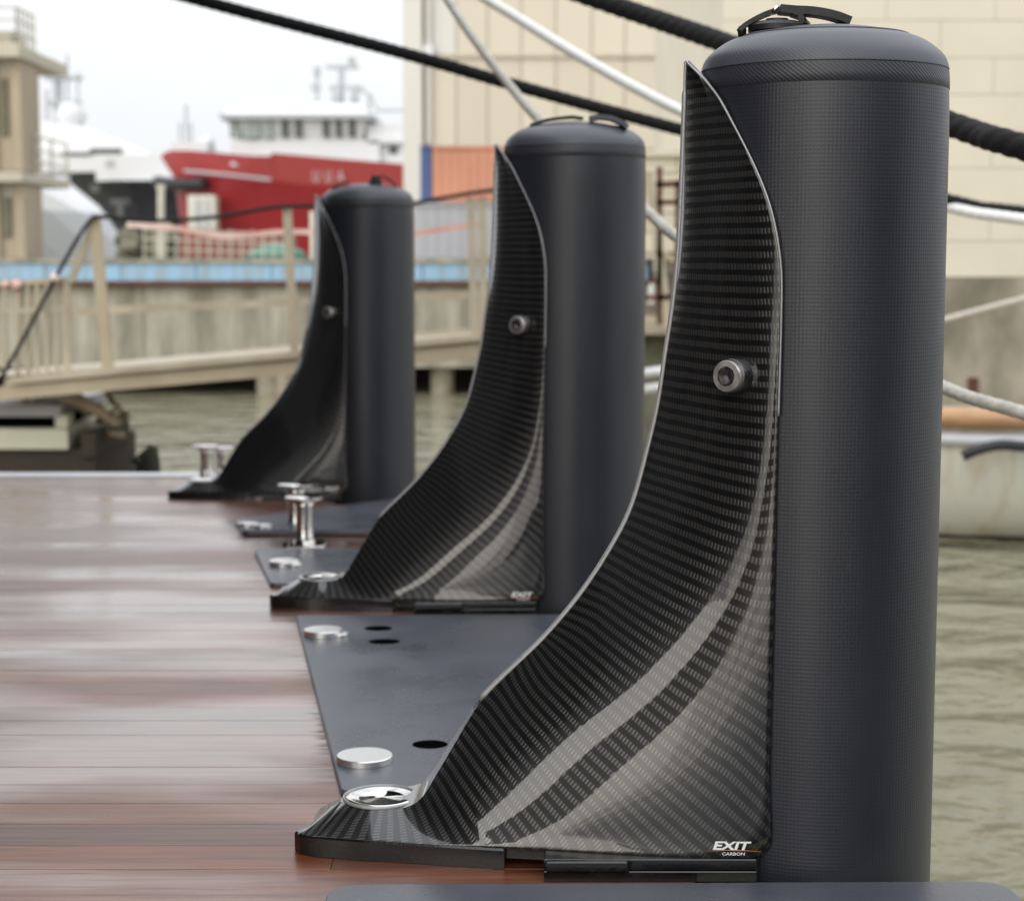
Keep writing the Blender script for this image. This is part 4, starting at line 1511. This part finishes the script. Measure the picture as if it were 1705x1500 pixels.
MB().box((nx(1200), .02, nz(462)), (nx(2600), 8, nz(-420))).build('wall_core', 'mortar', nb)
bh, bwid = (nz(0) - nz(62)), nx(1380) - nx(1200)
zc = nz(462)
r = 0
while zc < nz(-300):
    x = nx(1200) - (bwid / 2 if r % 2 else 0)
    while x < nx(2000):
        a, b = max(x, nx(1200)), x + bwid
        MB().box((a + .003, .004 + random.uniform(-.002, .002), zc + .003), (b - .003, .03, zc + bh - .003)).build('block', 'cream_paint', nb)
        x += bwid
    zc += bh
    r += 1
MB().box((nx(1200), -.05, nz(1000)), (nx(2600), 8, nz(463))).build('concrete_base', 'wall_concrete', nb)
MB().box((nx(1618), -.09, nz(660)), (nx(1634), -.052, nz(628))).build('rusty_anchor_plate', 'rust', nb)
# low grey block wing to the left of it
MB().box((nx(1040), 1.5, nz(420)), (nx(1199), 7, nz(240))).build('wing_wall', 'wall_concrete', nb)
MB().box((nx(1030), 1.4, nz(246)), (nx(1199), 7.1, nz(236))).build('wing_coping', 'cream_paint', nb)
zc = nz(420)
r = 0
while zc < nz(250):
    x = nx(1040) - (.3 if r % 2 else 0)
    while x < nx(1195):
        a, b = max(x, nx(1040)), min(x + .62, nx(1199))
        MB().box((a + .006, 1.47, zc + .006), (b - .006, 1.498, zc + .2 - .006)).build('block', 'cream_paint', nb)
        x += .62
    zc += .2
    r += 1
MB().box((nx(1030), .6, nz(1000)), (nx(1199), 7, nz(560))).build('wing_quay', 'wall_concrete_dark', nb)
MB().box((nx(1030), .4, nz(560)), (nx(1199), 7, nz(536))).build('wing_ledge', 'gangway_metal', nb)

# rusty frame on the wing ledge
rf = empty('rusty_frame', (0, 16.6, 0))
tag(rf, 'rusty steel frame with tan props seen between two brackets', 'frame')


def rp_(px, py): 
    v = at(px, py, 16.6)
    return Vector((v.x, 0, v.z))


for (a, b, c, d, wd, mt) in ((1098, 278, 1098, 540, .05, 'rust'), (1130, 300, 1128, 540, .06, 'rust'), (1092, 308, 1145, 306, .06, 'rust'), (1092, 338, 1145, 336, .05, 'rust'), (1070, 496, 1145, 494, .05, 'rust'), (1080, 290, 1112, 545, .08, 'gangway_metal'), (1092, 420, 1145, 440, .05, 'gangway_tan'), (1072, 470, 1100, 468, .04, 'rust')):
    bar(rp_(a, b), rp_(c, d), wd, .06, 'frame_bar', mt, rf)
for (py, lab) in ((618, 'upper white rail between the middle fender and nearest bracket'), (645, 'lower white rail between the middle fender and nearest bracket')):
    A, B = at(1040, py + 8, 13.8), at(1200, py - 14, 13.8)
    tag(MB().tube([tuple(A), tuple(B)], .035, 8).build('white_rail', 'white_metal', smooth=True), lab, 'rail', 'white rails by the rusty frame')

# ------------------------------------------------------------------ workboat (right)
WY = 12.0
bt = empty('workboat', (0, WY, 0))
tag(bt, 'stained white workboat with orange wooden gunwale at the right edge', 'boat')


def bp2(px, py, dy=0.0):
    v = at(px, py, WY)
    return Vector((v.x, dy, v.z))


def boat_hull():
    st = []
    n = 28
    for i in range(n):
        t = i / (n - 1)
        px = 1330 + 1100 * t
        hb = .95 * (1 - (1 - min(1, t * 2.4)) ** 2.2)
        st.append((px, hb, t))
    lv = [(0, 1.0), (.12, 1.0), (.30, .99), (.52, .95), (.70, .87), (.84, .75), (.95, .58), (1.05, .4)]
    rows = []
    for px, hb, t in st:
        zt_ = bp2(px, 716).z
        zb_ = WZ - .12
        rk = (1 - min(1, t * 2.4)) ** 2
        r = []
        for (f_, k) in lv:
            z = zt_ + (zb_ - zt_) * f_
            x = bp2(px, 800).x + .25 * rk * f_
            r.append((x, 1.0 - hb * k, z))
        rows.append(r)
    return rows


rows = boat_hull()
full = [r + [(x, 2.0 - y_, z) for x, y_, z in r[::-1]] for r in rows]
MB().grid(full).build('hull', 'boat_hull', bt, angle=40)
gun = [(r[0][0], r[0][1] - .02, r[0][2] + .03) for r in rows]
MB().tube([(x, y_, z + .035) for x, y_, z in gun], .075, 8, flat=.9).build('gunwale', 'boat_wood', bt, angle=50)
MB().tube([(r[1][0], r[1][1] - .012, r[1][2] + .03) for r in rows], .045, 8).build('white_strake', 'boat_trim', bt, smooth=True)
MB().grid([[(r[0][0], r[0][1] + .05, r[0][2] - .05) for r in rows], [(r[0][0], 1.95 - r[0][1], r[0][2] - .05) for r in rows]]).build('boat_deck', 'boat_wood', bt)
hp = [bp2(1600, 758, -.05), bp2(1625, 746, -.08), bp2(1660, 738, -.1), bp2(1700, 741, -.1), bp2(1800, 748, -.1), bp2(1950, 744, -.08)]
MB().tube([tuple(p) for p in catmull([tuple(p) for p in hp], 30)], .036, 8).build('black_hose', 'tube_dark', bt, smooth=True)
rows2 = [[(r[5][0], r[5][1] - .006, r[5][2]), (r[6][0], r[6][1] - .006, r[6][2])] for r in rows]
MB().grid(rows2).build('boot_stripe', 'boat_antifoul', bt)
